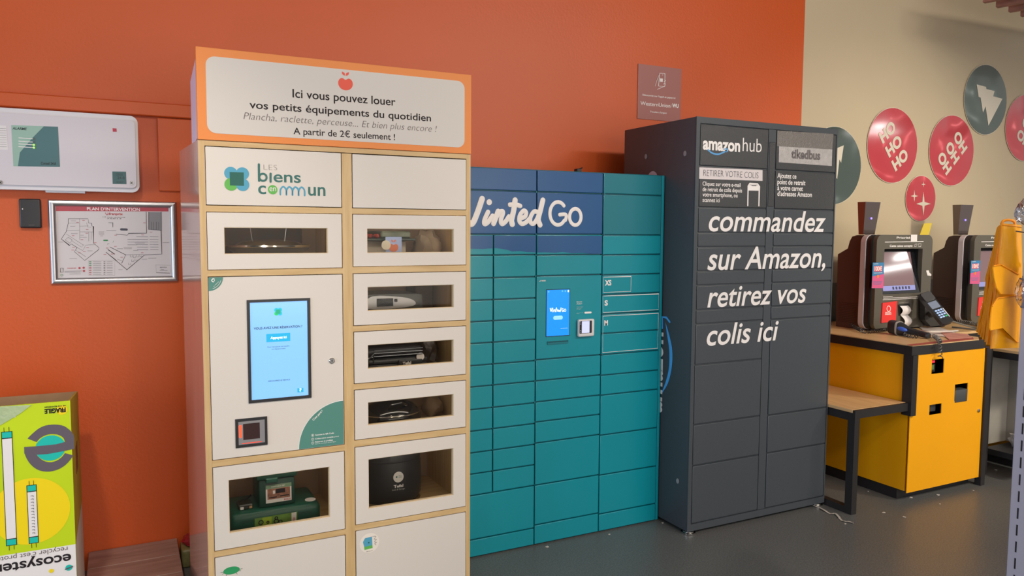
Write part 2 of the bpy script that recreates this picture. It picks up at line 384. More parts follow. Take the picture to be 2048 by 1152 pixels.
# logo door
def logo(fr, cx, cz, s, par, c=.001, cols=None):
    bl, gl, dk = cols or (BLUE_L, GREEN_L, GREEN_D)
    for dx, dz, mm, cc in ((-1, 1, bl, 0), (1, 1, bl, .00015), (-1, -1, gl, .0003), (1, -1, bl, .00045)):
        MB().prism(fr, circ(cx+dx*s*.47, cz+dz*s*.47, s*.54, 28), c+cc, c+cc).build('emblem_disc', mm, par)
    MB().prism(fr, [(cx-s*.57, cz-s*.57), (cx+s*.57, cz-s*.57), (cx+s*.57, cz+s*.57), (cx-s*.57, cz+s*.57)], c+.0006, c+.0006).build('emblem_square', dk, par)
pc = on_y(473.5, 358, CY)
logo(FD, pc.x, pc.z, .0405, dl[0])
def lp(x, y): return on_y(430+x*.1172, 310+y*.1172, CY-.0015)
MB().ribbon(FD, [(lp(748, 160).x, lp(748, 160).z), (lp(752, 440).x, lp(752, 440).z)], .0075, .001, sm=False).build('lettering', GREEN_T, dl[0])
cb = lp(818, 380); MB().ribbon(FD, circ(cb.x, cb.z, .0125, 24), .0068, .0012, closed=True, sm=False).build('lettering', GREEN_T, dl[0])
def lt(s_, xa, ya, xb, yb, h, mt, **k):
    A, B = lp(xa, ya), lp(xb, yb); text(FD, s_, A.x, B.x, (A.z+B.z)/2, lp(xa, ya-h).z-A.z, mt, dl[0], **k)
lt('LES', 832, 252, 1060, 262, 92, INKG, weight=-.03)
a_, b_ = lp(948, 318), lp(948, 455); MB().ribbon(FD, [(a_.x, a_.z), (b_.x, b_.z)], .0072, .001, sm=False).build('lettering', GREEN_T, dl[0])
lt('ens', 1000, 460, 1465, 472, 190, GREEN_T, weight=.014)
lt('c', 738, 662, 872, 662, 205, GREEN_T, weight=.014)
co = lp(984, 592); MB().prism(FD, circ(co.x, co.z, .0163, 28), .001, .001).build('emblem_disc', GREEN_L, dl[0])
lt('en', 930, 618, 1042, 618, 95, WINK, c=.0016)
for k in range(4):
    xa = 1115+k*104; p0, p1 = lp(xa, 675), lp(xa, 560+k*3)
    pts = [(lp(xa, 675+k*4).x, lp(xa, 675+k*4).z), (lp(xa+4, 590).x, lp(xa+4, 590+k*3).z), (lp(xa+50, 535+k*3).x, lp(xa+50, 540+k*3).z), (lp(xa+98, 590+k*3).x, lp(xa+98, 590+k*3).z), (lp(xa+102, 680+k*3).x, lp(xa+102, 678+k*4).z)]
    MB().stroke(FD, pts, .0058, .0006).build('lettering', BLUE_L, dl[0], sm=60)
lt('un', 1590, 688, 1885, 695, 215, GREEN_T, weight=.014)
# touch screen on the big door
sc = MB().ring(FD, [(.609, 1.247), (.388, 1.247), (.388, .878), (.609, .878)], [(.5985, 1.2375), (.398, 1.2375), (.398, .8885), (.5985, .8885)], .004, -.004).build('touch_screen', BLACK, cab)
SCR = MB().box(.398, .5985, CY-.0015, CY+.0015, .8885, 1.2375).build('display', mat('screen_light_blue', (126, 184, 238), .15, emit=.48), sc)
SF = front(CY-.002)
def sp(x, y): return on_y(480+x*.1998, 590+y*.1998, CY-.002)
BTN = mat('button_blue', (10, 160, 208), .4, emit=.5); SINK = mat('screen_ink', (40, 50, 70), .5)
c0 = sp(382, 167); logo(SF, c0.x, c0.z, .0135, sc, .0006, (mat('screen_cyan', (20, 175, 200), .4, emit=.5), mat('screen_green', (20, 190, 90), .4, emit=.5), mat('screen_green2', (20, 160, 120), .4, emit=.4)))
def st(s_, xa, ya, xb, yb, h, mt, **k):
    A, B = sp(xa, ya), sp(xb, yb); text(SF, s_, A.x, B.x, (A.z+B.z)/2, sp(xa, ya-h).z-A.z, mt, sc, **k)
st('VOUS AVEZ UNE RÉSERVATION ?', 138, 345, 622, 325, 22, SINK, weight=.01)
A_, B_ = sp(265, 473), sp(502, 378); MB().prism(SF, [(A_.x, A_.z), (B_.x, A_.z), (B_.x, B_.z), (A_.x, B_.z)], .0003, .0003).build('screen_button', BTN, sc)
st('Appuyez ici', 305, 440, 466, 432, 24, mat('screen_white', (240, 248, 252), .4, emit=.6), weight=.03, c=.0009)
st('Pour récupérer ou rendre', 275, 527, 495, 515, 13, SINK, weight=-.01); st('un équipement', 318, 548, 455, 538, 12, SINK, weight=-.01)
st('DÉCOUVREZ LE SERVICE', 282, 868, 500, 852, 12, SINK, weight=0)
A_, B_ = sp(575, 975), sp(634, 928); MB().prism(SF, [(A_.x, A_.z), (B_.x, A_.z), (B_.x, B_.z), (A_.x, B_.z)], .0003, .0003).build('screen_button', BTN, sc)
st('?', 592, 966, 617, 962, 30, MATS['screen_white'], weight=.03, c=.0009)
# scanner recess
s1 = MB().ring(FD, [(.450, .825), (.341, .825), (.341, .7215), (.450, .7215)], [(.441, .815), (.351, .815), (.351, .7315), (.441, .7315)], .004, -.002).build('code_reader', BLACK, cab)
sf = front(CY-.003)
MB().ring(sf, [(.441, .815), (.351, .815), (.351, .7315), (.441, .7315)], [(.424, .806), (.367, .806), (.367, .748), (.424, .748)], 0, .0015).build('bezel', mat('reader_silver', (150, 148, 150), .3, metal=.6), s1)
MB().box(.367, .424, CY-.0035, CY-.0028, .748, .806).build('reader_glass', mat('reader_dark', (48, 22, 20), .12), s1)
MB().prism(sf, rr(.353, .362, .757, .803, .004), .0016, .0022).build('red_light', mat('red_led', (255, 60, 30), .4, emit=2.2), s1)
MB().prism(sf, rr(.362, .43, .734, .737, .001), .0016, .002).build('red_light', mat('red_led_soft', (220, 70, 50), .4, emit=.5), s1)
# lock
lk = MB().lathe((.686, CY-.001, 1.010), [(.0105, -.001), (.0105, .004), (.0085, .0055), (.003, .0055), (.003, .0045)], 28, axis='y').build('lock', CHROME, cab)
MB().prism(front(CY-.0065), [(.6845, 1.005), (.6875, 1.005), (.6875, 1.015), (.6845, 1.015)], 0, .0004).build('keyhole', BLACK, lk)
# stickers on the big door
q = [(.7275, .689)] + [(.7275-.166*math.cos(math.radians(t)), .689+.166*math.sin(math.radians(t))) for t in range(0, 91, 5)]
MB().prism(FD, [(.7283, .6885)] + [(.7283-.1685*math.cos(math.radians(t)), .6885+.1685*math.sin(math.radians(t))) for t in range(0, 91, 5)], .0002, .0002).build('sticker_border', WINK, dl[2])
MB().prism(FD, q, .0005, .0005).build('corner_sticker', STICKG, dl[2])
def kp(x, y): return on_y(590+x*.1042, 790+y*.1042, CY-.0015)
def kt(s_, xa, ya, xb, yb, h, **k):
    A, B = kp(xa, ya), kp(xb, yb); text(FD, s_, A.x, B.x, (A.z+B.z)/2, kp(xa, ya-h).z-A.z, WINK, dl[2], c=.001, **k)
kt('Scannez le QR Code', 390, 780, 748, 740, 26, weight=.02); kt('Créez votre compte', 388, 855, 738, 812, 26, weight=.02); kt('gratuit', 752, 812, 845, 796, 20)
kt('Réservez et profitez', 388, 912, 730, 875, 26, weight=.02); kt('dans la boutique ou en ligne', 385, 945, 785, 902, 18)
for n_, yy in enumerate((772, 848, 920)):
    p_ = kp(338, yy); MB().ribbon(FD, circ(p_.x, p_.z, .0046, 20), .0009, .001, closed=True, sm=False).build('number_ring', WINK, dl[2])
    text(FD, str(n_+1), p_.x-.0013, p_.x+.0013, p_.z-.0024, .0048, WINK, dl[2], c=.001)
p_ = kp(355, 495); text(FD.sub(p_.x, p_.z, math.radians(43)), "C'est parti !", 0, .048, 0, .0072, WINK, dl[2], weight=.02, c=.001)
MB().prism(FD, [(.2645, 1.3295)] + [(.2645+.047*math.sin(math.radians(t)), 1.3295-.047*math.cos(math.radians(t))) for t in range(0, 91, 6)], .0005, .0005).build('corner_sticker', STICKG, dl[2])
MB().ribbon(FD, [(.2645+.041*math.sin(math.radians(t)), 1.3295-.041*math.cos(math.radians(t))) for t in range(18, 75, 8)], .0012, .001).build('lettering', WINK, dl[2])
MB().ribbon(FD, [(.283, 1.3235), (.278, 1.3245), (.2745, 1.3195), (.2775, 1.3145), (.281, 1.3145)], .003, .001).build('lettering', WINK, dl[2])
MB().prism(FD, circ(.283, 1.3185, .0016, 12), .001, .001).build('lettering', WINK, dl[2])
text(FD.sub(.281, 1.2965, math.radians(45)), 'je réserve', 0, .024, 0, .0035, WINK, dl[2], c=.001)
# little drawings on the bottom doors
p_ = on_y(463, 1141, CY-.0015)
MB().prism(FD, circ(p_.x, p_.z, .028, 32, ry=.014), .0005, .0005).build('printed_pancake_pan', mat('pan_green', (40, 150, 90), .5), dl[4])
for s_ in (-1, 1): MB().ribbon(FD, [(p_.x+s_*.028, p_.z), (p_.x+s_*.037, p_.z+.001)], .0012, .0006, sm=False).build('printed_line', INK, dl[4])
for t in (200, 235, 305, 340):
    a_ = math.radians(t); MB().ribbon(FD, [(p_.x+.028*math.cos(a_), p_.z+.014*math.sin(a_)), (p_.x+.033*math.cos(a_), p_.z+.021*math.sin(a_))], .0012, .0006, sm=False).build('printed_line', INK, dl[4])
p_ = on_y(739, 1086, CY-.0015)
MB().prism(FD, circ(p_.x, p_.z, .039, 40), .0003, .0003).build('round_sticker', mat('sticker_clear', (230, 222, 210), .3), drr[6])
MB().prism(FD, [(p_.x+a, p_.z+b) for a, b in ((-.026, .008), (-.018, .022), (.010, .024), (.012, -.022), (-.02, -.024), (-.022, -.008))], .0006, .0006).build('printed_machine', BLUE_L, drr[6])
MB().prism(FD, [(p_.x+a, p_.z+b) for a, b in ((-.021, -.012), (.0115, -.010), (.012, -.022), (-.02, -.024))], .0008, .0008).build('printed_machine', GREEN_L, drr[6])
MB().prism(FD, circ(p_.x-.003, p_.z+.002, .003, 14), .0009, .0009).build('printed_machine', GREEN_D, drr[6])
MB().ribbon(FD, [(p_.x+.012, p_.z+.024), (p_.x+.026, p_.z+.022), (p_.x+.018, p_.z+.012), (p_.x+.028, p_.z+.010), (p_.x+.019, p_.z+.002), (p_.x+.028, p_.z-.002), (p_.x+.02, p_.z-.006), (p_.x+.026, p_.z-.012)], .0011, .0007).build('printed_line', INKG, drr[6])
text(FD, 'BRICOLAGE', p_.x-.012, p_.x+.012, p_.z-.034, .0035, INKG, drr[6], c=.0007)

# ---- added fill lights behind the doors, so the compartment contents show
for i_, (x0, x1, zt, pw) in enumerate(((.30, .69, 1.55, .34), (.81, 1.19, 1.55, .40), (.81, 1.19, 1.328, .18), (.81, 1.19, 1.108, .16), (.81, 1.19, .886, .16), (.81, 1.19, .666, .22), (.30, .69, .657, .28))):
    area('compartment_fill_light', ((x0+x1)/2, 2.862, zt), (x1-x0, .012), pw, (1, .94, .86), ((x0+x1)/2, 2.99, zt-.12))
# ---- things inside the cabinet
def inside(px, py, y): return on_y(px, py, y)
# left column, top window: plancha platter
t = thing('round_platter', 'shiny silver round platter behind the upper left cabinet window', 'platter', (.50, 3.03, 1.355))
MB().lathe((.50, 3.03, 1.3555), [(.09, 0), (.085, .03)], 32).build('foot', mat('platter_foot', (60, 60, 60), .4), t)
MB().lathe((.50, 3.03, 1.386), [(.10, 0), (.12, .006), (.125, .028), (.15, .040), (.158, .046), (.156, .052), (.13, .050), (.11, .062), (.06, .070), (.01, .072)], 48).build('dish', mat('polished_steel', (205, 205, 202), .16, metal=1), t)
MB().lathe((.50, 3.03, 1.387), [(.128, .02), (.152, .0395)], 48).build('rim_band', mat('grey_rim', (110, 110, 108), .3), t)
for dx in (-.06, .06): MB().tube([(.5+dx, 3.03, 1.455), (.5+dx*1.1, 3.03, 1.50), (.5+dx*1.15, 3.05, 1.535)], .0015, 6).build('wire', SILVER, t)
tag(MB().box(.30, .66, 3.20, 3.26, 1.3552, 1.50, .004).build('cardboard_carton', mat('box_leaf_reflection', (92, 62, 40), .6, noise=1, nscale=22, col2=(52, 50, 34)), org=(.48, 3.2, 1.355)), 'added brown box with leaf reflections in its colour, behind the silver round platter', 'box')  # added box; its mottled colour stands for leaves reflected in the pane
# right column, second door
MB_ = mat('grey_carton', (150, 140, 124), .6, noise=.15, nscale=8)
tag(MB().box(.80, 1.02, 2.95, 3.16, 1.3575, 1.452, .003).build('carton', MB_, org=(.91, 3.05, 1.358)), 'pale grey carton behind the right cabinet window with the apple card', 'box')
ty = thing('food_tray', 'dark lidded tray with red pieces lying on the pale grey carton', 'tray', (.92, 3.05, 1.452))
MB().box(.79, 1.055, 2.93, 3.17, 1.4525, 1.4625, .003).build('tray', mat('dark_green_tray', (40, 50, 44), .25), ty)
rb = MB()
for i in range(70):
    x, yy = random.uniform(.80, .905), random.uniform(2.945, 3.14); rb.lathe((x, yy, 1.4635), [(.004, 0), (.0085, .005), (.0085, .011), (.004, .016)], 7)
o_ = rb.build('red_pieces', mat('red_pieces', (150, 52, 36), .25, noise=.5, nscale=60), ty); o_['kind'] = 'stuff'
MB().box(.915, 1.04, 2.945, 3.15, 1.463, 1.49, .006).build('packet', mat('sage_packet', (84, 90, 74), .35, noise=.5, nscale=30), ty)
cd_ = thing('apple_card', 'pale blue card with an orange apple behind the second right cabinet window', 'card', (.935, 2.90, 1.358))
MB().box(.918, .984, 2.898, 2.9005, 1.3575, 1.469).build('card', mat('card_blue', (160, 178, 222), .5), cd_)
apple(front(2.8975), .9505, 1.428, .019, mat('apple_orange', (205, 112, 76), .5), cd_, .0003)
tag(MB().prism(front(2.8925), circ(.918, 1.437, .0185, 28), 0, .002).build('round_tag', mat('tag_cream', (216, 208, 188), .5), org=(.918, 2.89, 1.437)), 'small cream round tag beside the pale blue apple card', 'tag')
def crumple(name, c, sz, mt, lab, cat, seed=1, n=14):
    rnd = random.Random(seed); mb = MB(); bmesh.ops.create_icosphere(mb.b, subdivisions=3, radius=1)
    from mathutils import noise as N
    for v in mb.b.verts:
        d = 1+.35*N.noise(v.co*2.2+Vector((seed*3.1, 0, 0)))+.15*N.noise(v.co*6)
        v.co = Vector((v.co.x*sz[0]*d, v.co.y*sz[1]*d, max(-1, v.co.z*d*1.1)*sz[2]))+Vector(c)
    zmin = c[2]-sz[2]
    for v in mb.b.verts: v.co.z = max(v.co.z, zmin)
    o = mb.build(name, mt, org=(c[0], c[1], zmin), sm=50); return tag(o, lab, cat)
crumple('paper_bag', (1.145, 3.05, 1.422), (.055, .07, .064), mat('kraft_grey', (140, 122, 98), .7, noise=.25, nscale=14), 'crumpled brownish paper bag behind the second right cabinet window', 'bag', 3)
# right, third door: appliance with display
t = thing('waffle_maker', 'grey appliance with black display panel behind the third right cabinet window', 'appliance', (.97, 3.02, 1.136))
prof = [(-.145, .004), (.145, .004), (.15, .03), (.145, .08), (.12, .098), (-.12, .098), (-.15, .07), (-.152, .03)]
MB().prism(F((.955, 2.99, 1.136), (1, 0, 0), (0, 0, 1)), smooth(prof, 3, True), 0, -.2).build('housing', mat('appliance_grey', (86, 88, 86), .28, metal=.4), t)
MB().prism(F((.955, 2.9895, 1.136), (1, 0, 0), (0, 0, 1)), smooth([(-.085, .045), (-.07, .095), (.085, .082), (.10, .05)], 4, True), .0005, .014).build('front_panel', SILVER, t)
MB().box(.905, .972, 2.9715, 2.975, 1.189, 1.221, .001).build('display', mat('display_black', (26, 28, 30), .15), t)
MB().box(.978, .99, 2.971, 2.975, 1.206, 1.218, .001).build('button', BLACK, t)
MB().tube([(.85, 2.965, 1.20), (.845, 2.94, 1.17), (.86, 2.94, 1.15), (1.04, 2.94, 1.146)], .004).build('handle', mat('handle_grey', (70, 72, 72), .3), t)
tag(MB().box(1.12, 1.20, 3.12, 3.25, 1.1355, 1.26, .004).build('cardboard_carton', mat('dark_carton', (78, 64, 48), .6), org=(1.16, 3.2, 1.136)), 'small dark brown carton standing right of the grey display appliance', 'box')
# fourth: black grill
t = thing('table_grill', 'black ridged table grill with white lettering behind the fourth right cabinet window', 'grill', (.98, 3.0, .915))
MB().box(.85, 1.10, 2.92, 3.18, .917, .965, .01, 2).build('base', mat('grill_black', (40, 40, 42), .3), t)
MB().box(.835, 1.095, 2.91, 3.19, .968, .985, .005, 2).build('plate', mat('grill_plate', (58, 60, 64), .25), t)
MB().box(.85, 1.08, 2.93, 3.17, .988, 1.03, .012, 2).build('lid', mat('grill_lid', (48, 48, 52), .22), t)
for k in range(3): MB().tube([(.83+.02*k, 2.905, .975), (.825+.02*k, 2.895, .992), (.87, 2.90, 1.0+.012*k), (1.07, 2.90, 1.0+.012*k)], .0025, 6).build('rail', mat('rail_grey', (96, 98, 102), .25, metal=.7), t)
a_, b_ = on_y(812, 729, 2.9), on_y(829, 728, 2.9)
MB().box(.97, 1.07, 2.898, 2.919, .955, .979, .003).build('name_strip', mat('strip_black', (34, 34, 36), .3), t)
text(front(2.8975), 'Tefal', .985, 1.02, .961, .011, WINK, t, weight=.03)
MB().prism(front(2.905), circ(1.062, .987, .0165, 28), 0, .0015).build('round_sticker', PAPER, t)
crumple('plastic_bag', (1.155, 3.1, .985), (.05, .07, .069), mat('brown_plastic', (74, 62, 54), .3, noise=.2, nscale=10), 'dark crumpled bag right of the black table grill', 'bag', 8)
# fifth: black glossy cooker lid
t = thing('rounded_cooker', 'glossy black rounded cooker behind the fifth right cabinet window', 'cooker', (.98, 3.02, .698))
GB = mat('gloss_black', (26, 26, 28), .08, coat=.6)
MB().lathe((.975, 3.02, .699), [(.11, 0), (.125, .012), (.128, .035), (.115, .058), (.09, .082), (.05, .100), (.012, .108)], 48, sx=1.0, sy=.8).build('shell', GB, t)
MB().tube([(.975+.118*math.cos(math.radians(a)), 3.02+.095*math.sin(math.radians(a)), .745) for a in range(0, 361, 10)], .004, 6, cap=False).build('chrome_ring', CHROME, t)
MB().tube([(.93, 2.955, .772), (.95, 2.93, .795), (.99, 2.93, .80), (1.02, 2.955, .784)], .005, 8).build('handle', GB, t)
crumple('paper_wrap', (1.17, 3.06, .745), (.04, .06, .046), mat('kraft_brown', (128, 104, 76), .7), 'folded brown paper right of the glossy black cooker', 'paper', 5)
# sixth: black fryer with chrome base ring
t = thing('round_fryer', 'large matt black round fryer with chrome foot ring in the lower right window', 'fryer', (.965, 3.02, .367))
MB().lathe((.965, 3.02, .372), [(.122, .022), (.132, .04), (.135, .10), (.132, .17), (.124, .215), (.10, .235), (.02, .24)], 56, sy=.9).build('body', mat('fryer_black', (40, 40, 42), .42), t)
MB().lathe((.965, 3.02, .368), [(.112, 0), (.128, .006), (.131, .018), (.124, .025)], 56, sy=.9).build('foot_ring', CHROME, t)
MB().lathe((.965, 3.02, .56), [(.127, 0), (.13, .004), (.128, .008)], 56, sy=.9).build('lid_seam', BLACK, t)
ff = front(2.896)
MB().prism(front(2.8965), circ(.964, .508, .0215, 32), 0, .003).build('round_sticker', PAPER, t)
for k in range(3): MB().prism(front(2.8934), [(.964, .505+.004*k), (.978, .505+.004*k), (.978, .506+.004*k), (.964, .506+.004*k)], .0003, .0003).build('lettering', GREEN_T, t)
MB().prism(front(2.8934), [(.953, .506), (.959, .506), (.959, .513), (.953, .513)], .0003, .0003).build('lettering', GREEN_T, t)
text(front(2.8945), 'Tefal', .944, .984, .466, .011, WINK, t, weight=.03); text(front(2.8945), 'Inox & Design', .938, .990, .455, .0062, mat('soft_white', (190, 188, 184), .5), t)
# left column lower window: two green tool cases
GC = mat('green_case', (28, 84, 68), .35, noise=.06, nscale=30); GCD = mat('green_case_dark', (22, 62, 50), .4)
t = thing('long_tool_case', 'long green tool case with a lime picture label, lying under the smaller green case', 'tool case', (.49, 3.0, .36))
LZ = .452
MB().box(.325, .655, 2.90, 3.12, .361, LZ, .020, 4).build('case', GC, t)
MB().box(.36, .62, 2.899, 2.9005, .418, .420).build('rib', GCD, t); MB().box(.36, .62, 2.899, 2.9005, .423, .425).build('rib', GCD, t)
lbf = front(2.8985)
def tq_(px, py): p = on_y(440+px*.13889, 920+py*.13889, 2.898); return (p.x, p.z)
lb = MB().prism(lbf, [tq_(500, 1060), tq_(1115, 985), tq_(1115, 745), tq_(500, 848)], 0, -.0012).build('picture_label', mat('label_lime', (110, 150, 66), .35, noise=.25, nscale=30), t)
MB().prism(lbf, [tq_(1030, 1000), tq_(1098, 990), tq_(1100, 748), tq_(1030, 760)], .0002, .0002).build('label_band', PAPER, lb)
a_ = tq_(1082, 905); text(lbf.sub(a_[0], a_[1], math.radians(90)), 'BOSCH', 0, .022, 0, .0075, RED, lb, weight=.03, c=.0004)
MB().prism(lbf, [tq_(610, 1040), tq_(745, 1025), tq_(745, 815), tq_(610, 835)], .0001, .0001).build('label_band', mat('label_yellow', (160, 190, 50), .4), lb)
for x, y, r in ((590, 900, .008), (690, 895, .004), (810, 880, .008), (810, 835, .005), (870, 885, .006)):
    MB().ribbon(lbf, circ(*tq_(x, y), r, 10), .0035, .0004, closed=True, sm=False).build('label_picture', INK, lb)
a_ = on_z(622.5, 1002, LZ); MB().prism(F((0, 0, LZ+.0005), (1, 0, 0), (0, 1, 0)), circ(a_.x, max(a_.y, 2.945), .0205, 28), 0, .0012).build('round_sticker', PAPER, t)
t = thing('small_tool_case', 'small dark green case with a workshop picture label, standing on the long green case', 'tool case', (.47, 3.0, LZ))
def ts_(px, py): p = on_y(440+px*.13889, 920+py*.13889, 2.926); return (p.x, p.z)
cx0, cx1 = ts_(560, 500)[0], ts_(1085, 500)[0]
MB().box(cx0, cx1, 2.928, 3.08, LZ+.0008, .560, .008, 2).build('case', GCD, t)
MB().box(cx0-.008, cx1+.008, 2.922, 3.085, .5605, .598, .006, 2).build('lid', mat('green_lid', (36, 72, 58), .4), t)
MB().box(.455, .50, 2.915, 2.9275, .548, .566, .003).build('latch', GC, t)
La, Lb = ts_(663, 630), ts_(1028, 320); lx0, lx1, lz0, lz1 = La[0], Lb[0], (ts_(663, 630)[1]+ts_(1028, 575)[1])/2, (ts_(663, 375)[1]+ts_(1028, 320)[1])/2
lw, lh = lx1-lx0, lz1-lz0
lb = MB().prism(front(2.9265), [(lx0, lz0), (lx1, lz0), (lx1, lz1), (lx0, lz1)], 0, -.0012).build('picture_label', PAPER, t)
L2 = front(2.926)
def fr4(a0, a1, b0, b1): return [(lx0+lw*a0, lz0+lh*b0), (lx0+lw*a1, lz0+lh*b0), (lx0+lw*a1, lz0+lh*b1), (lx0+lw*a0, lz0+lh*b1)]
MB().prism(L2, fr4(0, 1, .8, 1), .0002, .0002).build('label_band', mat('label_sage', (120, 150, 120), .5), lb)
MB().prism(L2, fr4(.06, .94, .2, .79), .0002, .0002).build('label_picture', mat('label_brown', (150, 104, 84), .5, noise=.4, nscale=60), lb)
MB().prism(L2, fr4(.38, .75, .5, .74), .0004, .0004).build('label_picture', INK, lb)
MB().prism(L2, fr4(.27, .36, .5, .68), .0004, .0004).build('label_picture', PAPER, lb)
MB().prism(L2, fr4(.12, .42, .27, .33), .0004, .0004).build('label_picture', INK, lb); MB().prism(L2, fr4(.55, .9, .3, .36), .0004, .0004).build('label_picture', INK, lb)
text(L2, 'BOSCH', lx0+lw*.7, lx0+lw*.96, lz0+lh*.05, lh*.09, RED, lb, weight=.02, c=.0004); text(L2, 'VARIO-BOX SET', lx0+lw*.2, lx0+lw*.75, lz0+lh*.86, lh*.08, WINK, lb, weight=.02, c=.0004)
t = thing('battery_pack', 'small dark battery pack lying left of the small green case', 'battery', (.385, 2.97, .452))
MB().box(.36, .412, 2.94, 3.0, .4528, .472, .004).build('housing', mat('battery_dark', (38, 42, 32), .4), t)
MB().prism(front(2.9395), [(.366, .455), (.378, .455), (.378, .465), (.366, .465)], 0, .0003).build('label_patch', PAPER, t)
MB().prism(front(2.9395), [(.398, .456), (.408, .456), (.408, .465), (.398, .465)], 0, .0003).build('label_patch', mat('tan_patch', (168, 128, 84), .5), t)
MB().tube([(.37, 2.97, .476), (.38, 2.96, .486), (.395, 2.97, .484), (.41, 2.985, .491), (.405, 3.0, .478)], .003, 6).build('cable', BLACK, t)

# ================================================================= TEAL PARCEL LOCKER
VY = 3.135
ZV = 1.776
vin = thing('teal_parcel_locker', 'long teal steel parcel locker with a navy top band, between the other two lockers', 'locker', (1.85, 3.4, 0))
MB().box(1.262, 2.4405, VY+.0025, 3.70, .0, ZV, .002).build('shell', TEALD, vin)
MB().box(2.427, 2.442, VY-.012, VY+.002, .004, ZV-.001, .002).build('edge_post', TEAL, vin)
for x in (1.7115, 2.0755): MB().box(x-.0012, x+.0012, VY-.004, VY+.002, .004, ZV-.002).build('seam_strip', mat('seam_dark', (8, 60, 68), .4), vin)
def vdoor(x0, x1, z0, z1, m, nm='door'):
    d = MB().box(x0+.0028, x1-.0028, VY-.012, VY+.002, z0+.003, z1-.003, .0022, 2).build(nm, m, vin, sm=20)
    return d
V3 = [1.775, 1.674, 1.477, 1.380, 1.283, 1.187, 1.0915, .9965, .892, .790, .691, .491, .290, .092, .003]
V2 = [1.775, 1.674, 1.479, 1.383, 1.286, .893, .793, .693, .597, .496, .293, .099, .003]
V1 = [1.385, 1.283, 1.184, 1.088, .990, .890, .793, .690, .591, .491, .393, .293]
VF = front(VY-.0122)
c3 = [vdoor(2.0755, 2.427, V3[i+1], V3[i], TEALP if i < 2 else TEAL, 'door' if i < 13 else 'kick_plate') for i in range(14)]
c2 = [vdoor(1.7115, 2.0755, V2[i+1], V2[i], NAVY if i < 2 else TEAL, 'door' if i < 11 else 'kick_plate') for i in range(12)]
c1 = [vdoor(1.262, 1.7115, 1.674, 1.775, NAVY), vdoor(1.262, 1.7115, 1.478, 1.674, NAVY)]
row = [1.478]+V1
for i in range(len(row)-1):
    for x0, x1 in ((1.262, 1.4915), (1.4915, 1.7115)): c1.append(vdoor(x0, x1, row[i+1], row[i], TEAL))
MB().box(1.4905, 1.4925, VY-.004, VY+.002, .295, 1.476).build('seam_strip', MATS['seam_dark'], vin)
vdoor(1.262, 1.7115, .086, .293, TEAL); vdoor(1.262, 1.7115, .003, .086, TEAL, 'kick_plate')
for i, z in enumerate(V2[1:8]):                                # small hinge pins at the seams
    MB().box(1.7045, 1.710, VY-.014, VY-.011, z-.006, z+.004, .001).build('hinge_pin', TEALD, vin)
for z in V3[1:9]: MB().box(2.080, 2.086, VY-.014, VY-.011, z-.005, z+.004, .001).build('hinge_pin', TEALD, vin)
def vp(px, py): p = on_y(px, py, VY-.0125); return (p.x, p.z)
wave1 = [vp(942, 497.5), vp(965, 498), vp(978, 497), vp(983, 496.8)]; wave2 = [vp(988, 496), vp(1003, 497.5), vp(1015, 500), vp(1025, 503), vp(1040, 502), vp(1055, 504.2), vp(1066.5, 504.7)]
wave3 = [vp(1073.5, 505), vp(1090, 504.6), vp(1110, 505.6), vp(1125, 504), vp(1145, 506.5), vp(1165, 505.8), vp(1180, 507.5), vp(1198, 507.8)]
for x0, x1, wv, dr_ in ((1.2665, 1.4875, [(1.2665, 1.402)]+wave1, c1[2]), (1.4955, 1.7075, wave2, c1[3]), (1.7155, 2.0715, wave3, c2[2])):
    wv = [(max(x0, min(x1, a)), b) for a, b in wv]; wv[0] = (x0, wv[0][1]); wv[-1] = (x1, wv[-1][1])
    MB().prism(VF, [(x0, 1.4725), (x1, 1.4725)] + wv[::-1], .0004, .0004).build('navy_wave_print', NAVY, dr_)
# script lettering, drawn as strokes
def vl(x, y): return vp(930+x*.3471, 320+y*.3471)
LW = .0275
def sk(pts, wd=LW, c=.0012, closed=False, par=vin, fr=VF, m=WINK, fn=vl): return MB().stroke(fr, [fn(*p) for p in pts], wd, c, closed=closed).build('lettering', m, par, sm=60)
sk([(-25, 232), (-12, 245), (0, 300), (22, 362), (45, 362), (72, 300), (98, 224)])
sk([(132, 300), (112, 345), (112, 368), (132, 358), (158, 322)], .022)
MB().prism(VF, circ(*vl(139, 243), .0135, 20), .0014, .0014).build('lettering', WINK, vin)
sk([(190, 296), (176, 335), (164, 366)], .025); sk([(172, 345), (196, 304), (214, 296), (218, 308), (206, 346), (212, 368), (232, 356), (252, 326)], .022)
sk([(288, 232), (280, 290), (268, 345), (272, 370)], .027); sk([(258, 258), (290, 257), (318, 265)], .021)
sk([(316, 338), (345, 326), (352, 304), (338, 292), (316, 318), (312, 350), (328, 368), (352, 358), (372, 338)], .021)
sk([(418, 300), (396, 298), (377, 330), (378, 360), (396, 366), (416, 335), (425, 305)], .021); sk([(448, 232), (434, 290), (422, 342), (432, 374)], .026)
gc = [(535+46*1.0*math.cos(math.radians(a)), 308-66*math.sin(math.radians(a))) for a in range(42, 336, 14)]
sk(gc+[(579, 345), (581, 315), (545, 315)], .0175); sk([(635+33*math.cos(math.radians(a)), 328-47*math.sin(math.radians(a))) for a in range(0, 360, 20)], .0175, closed=True)
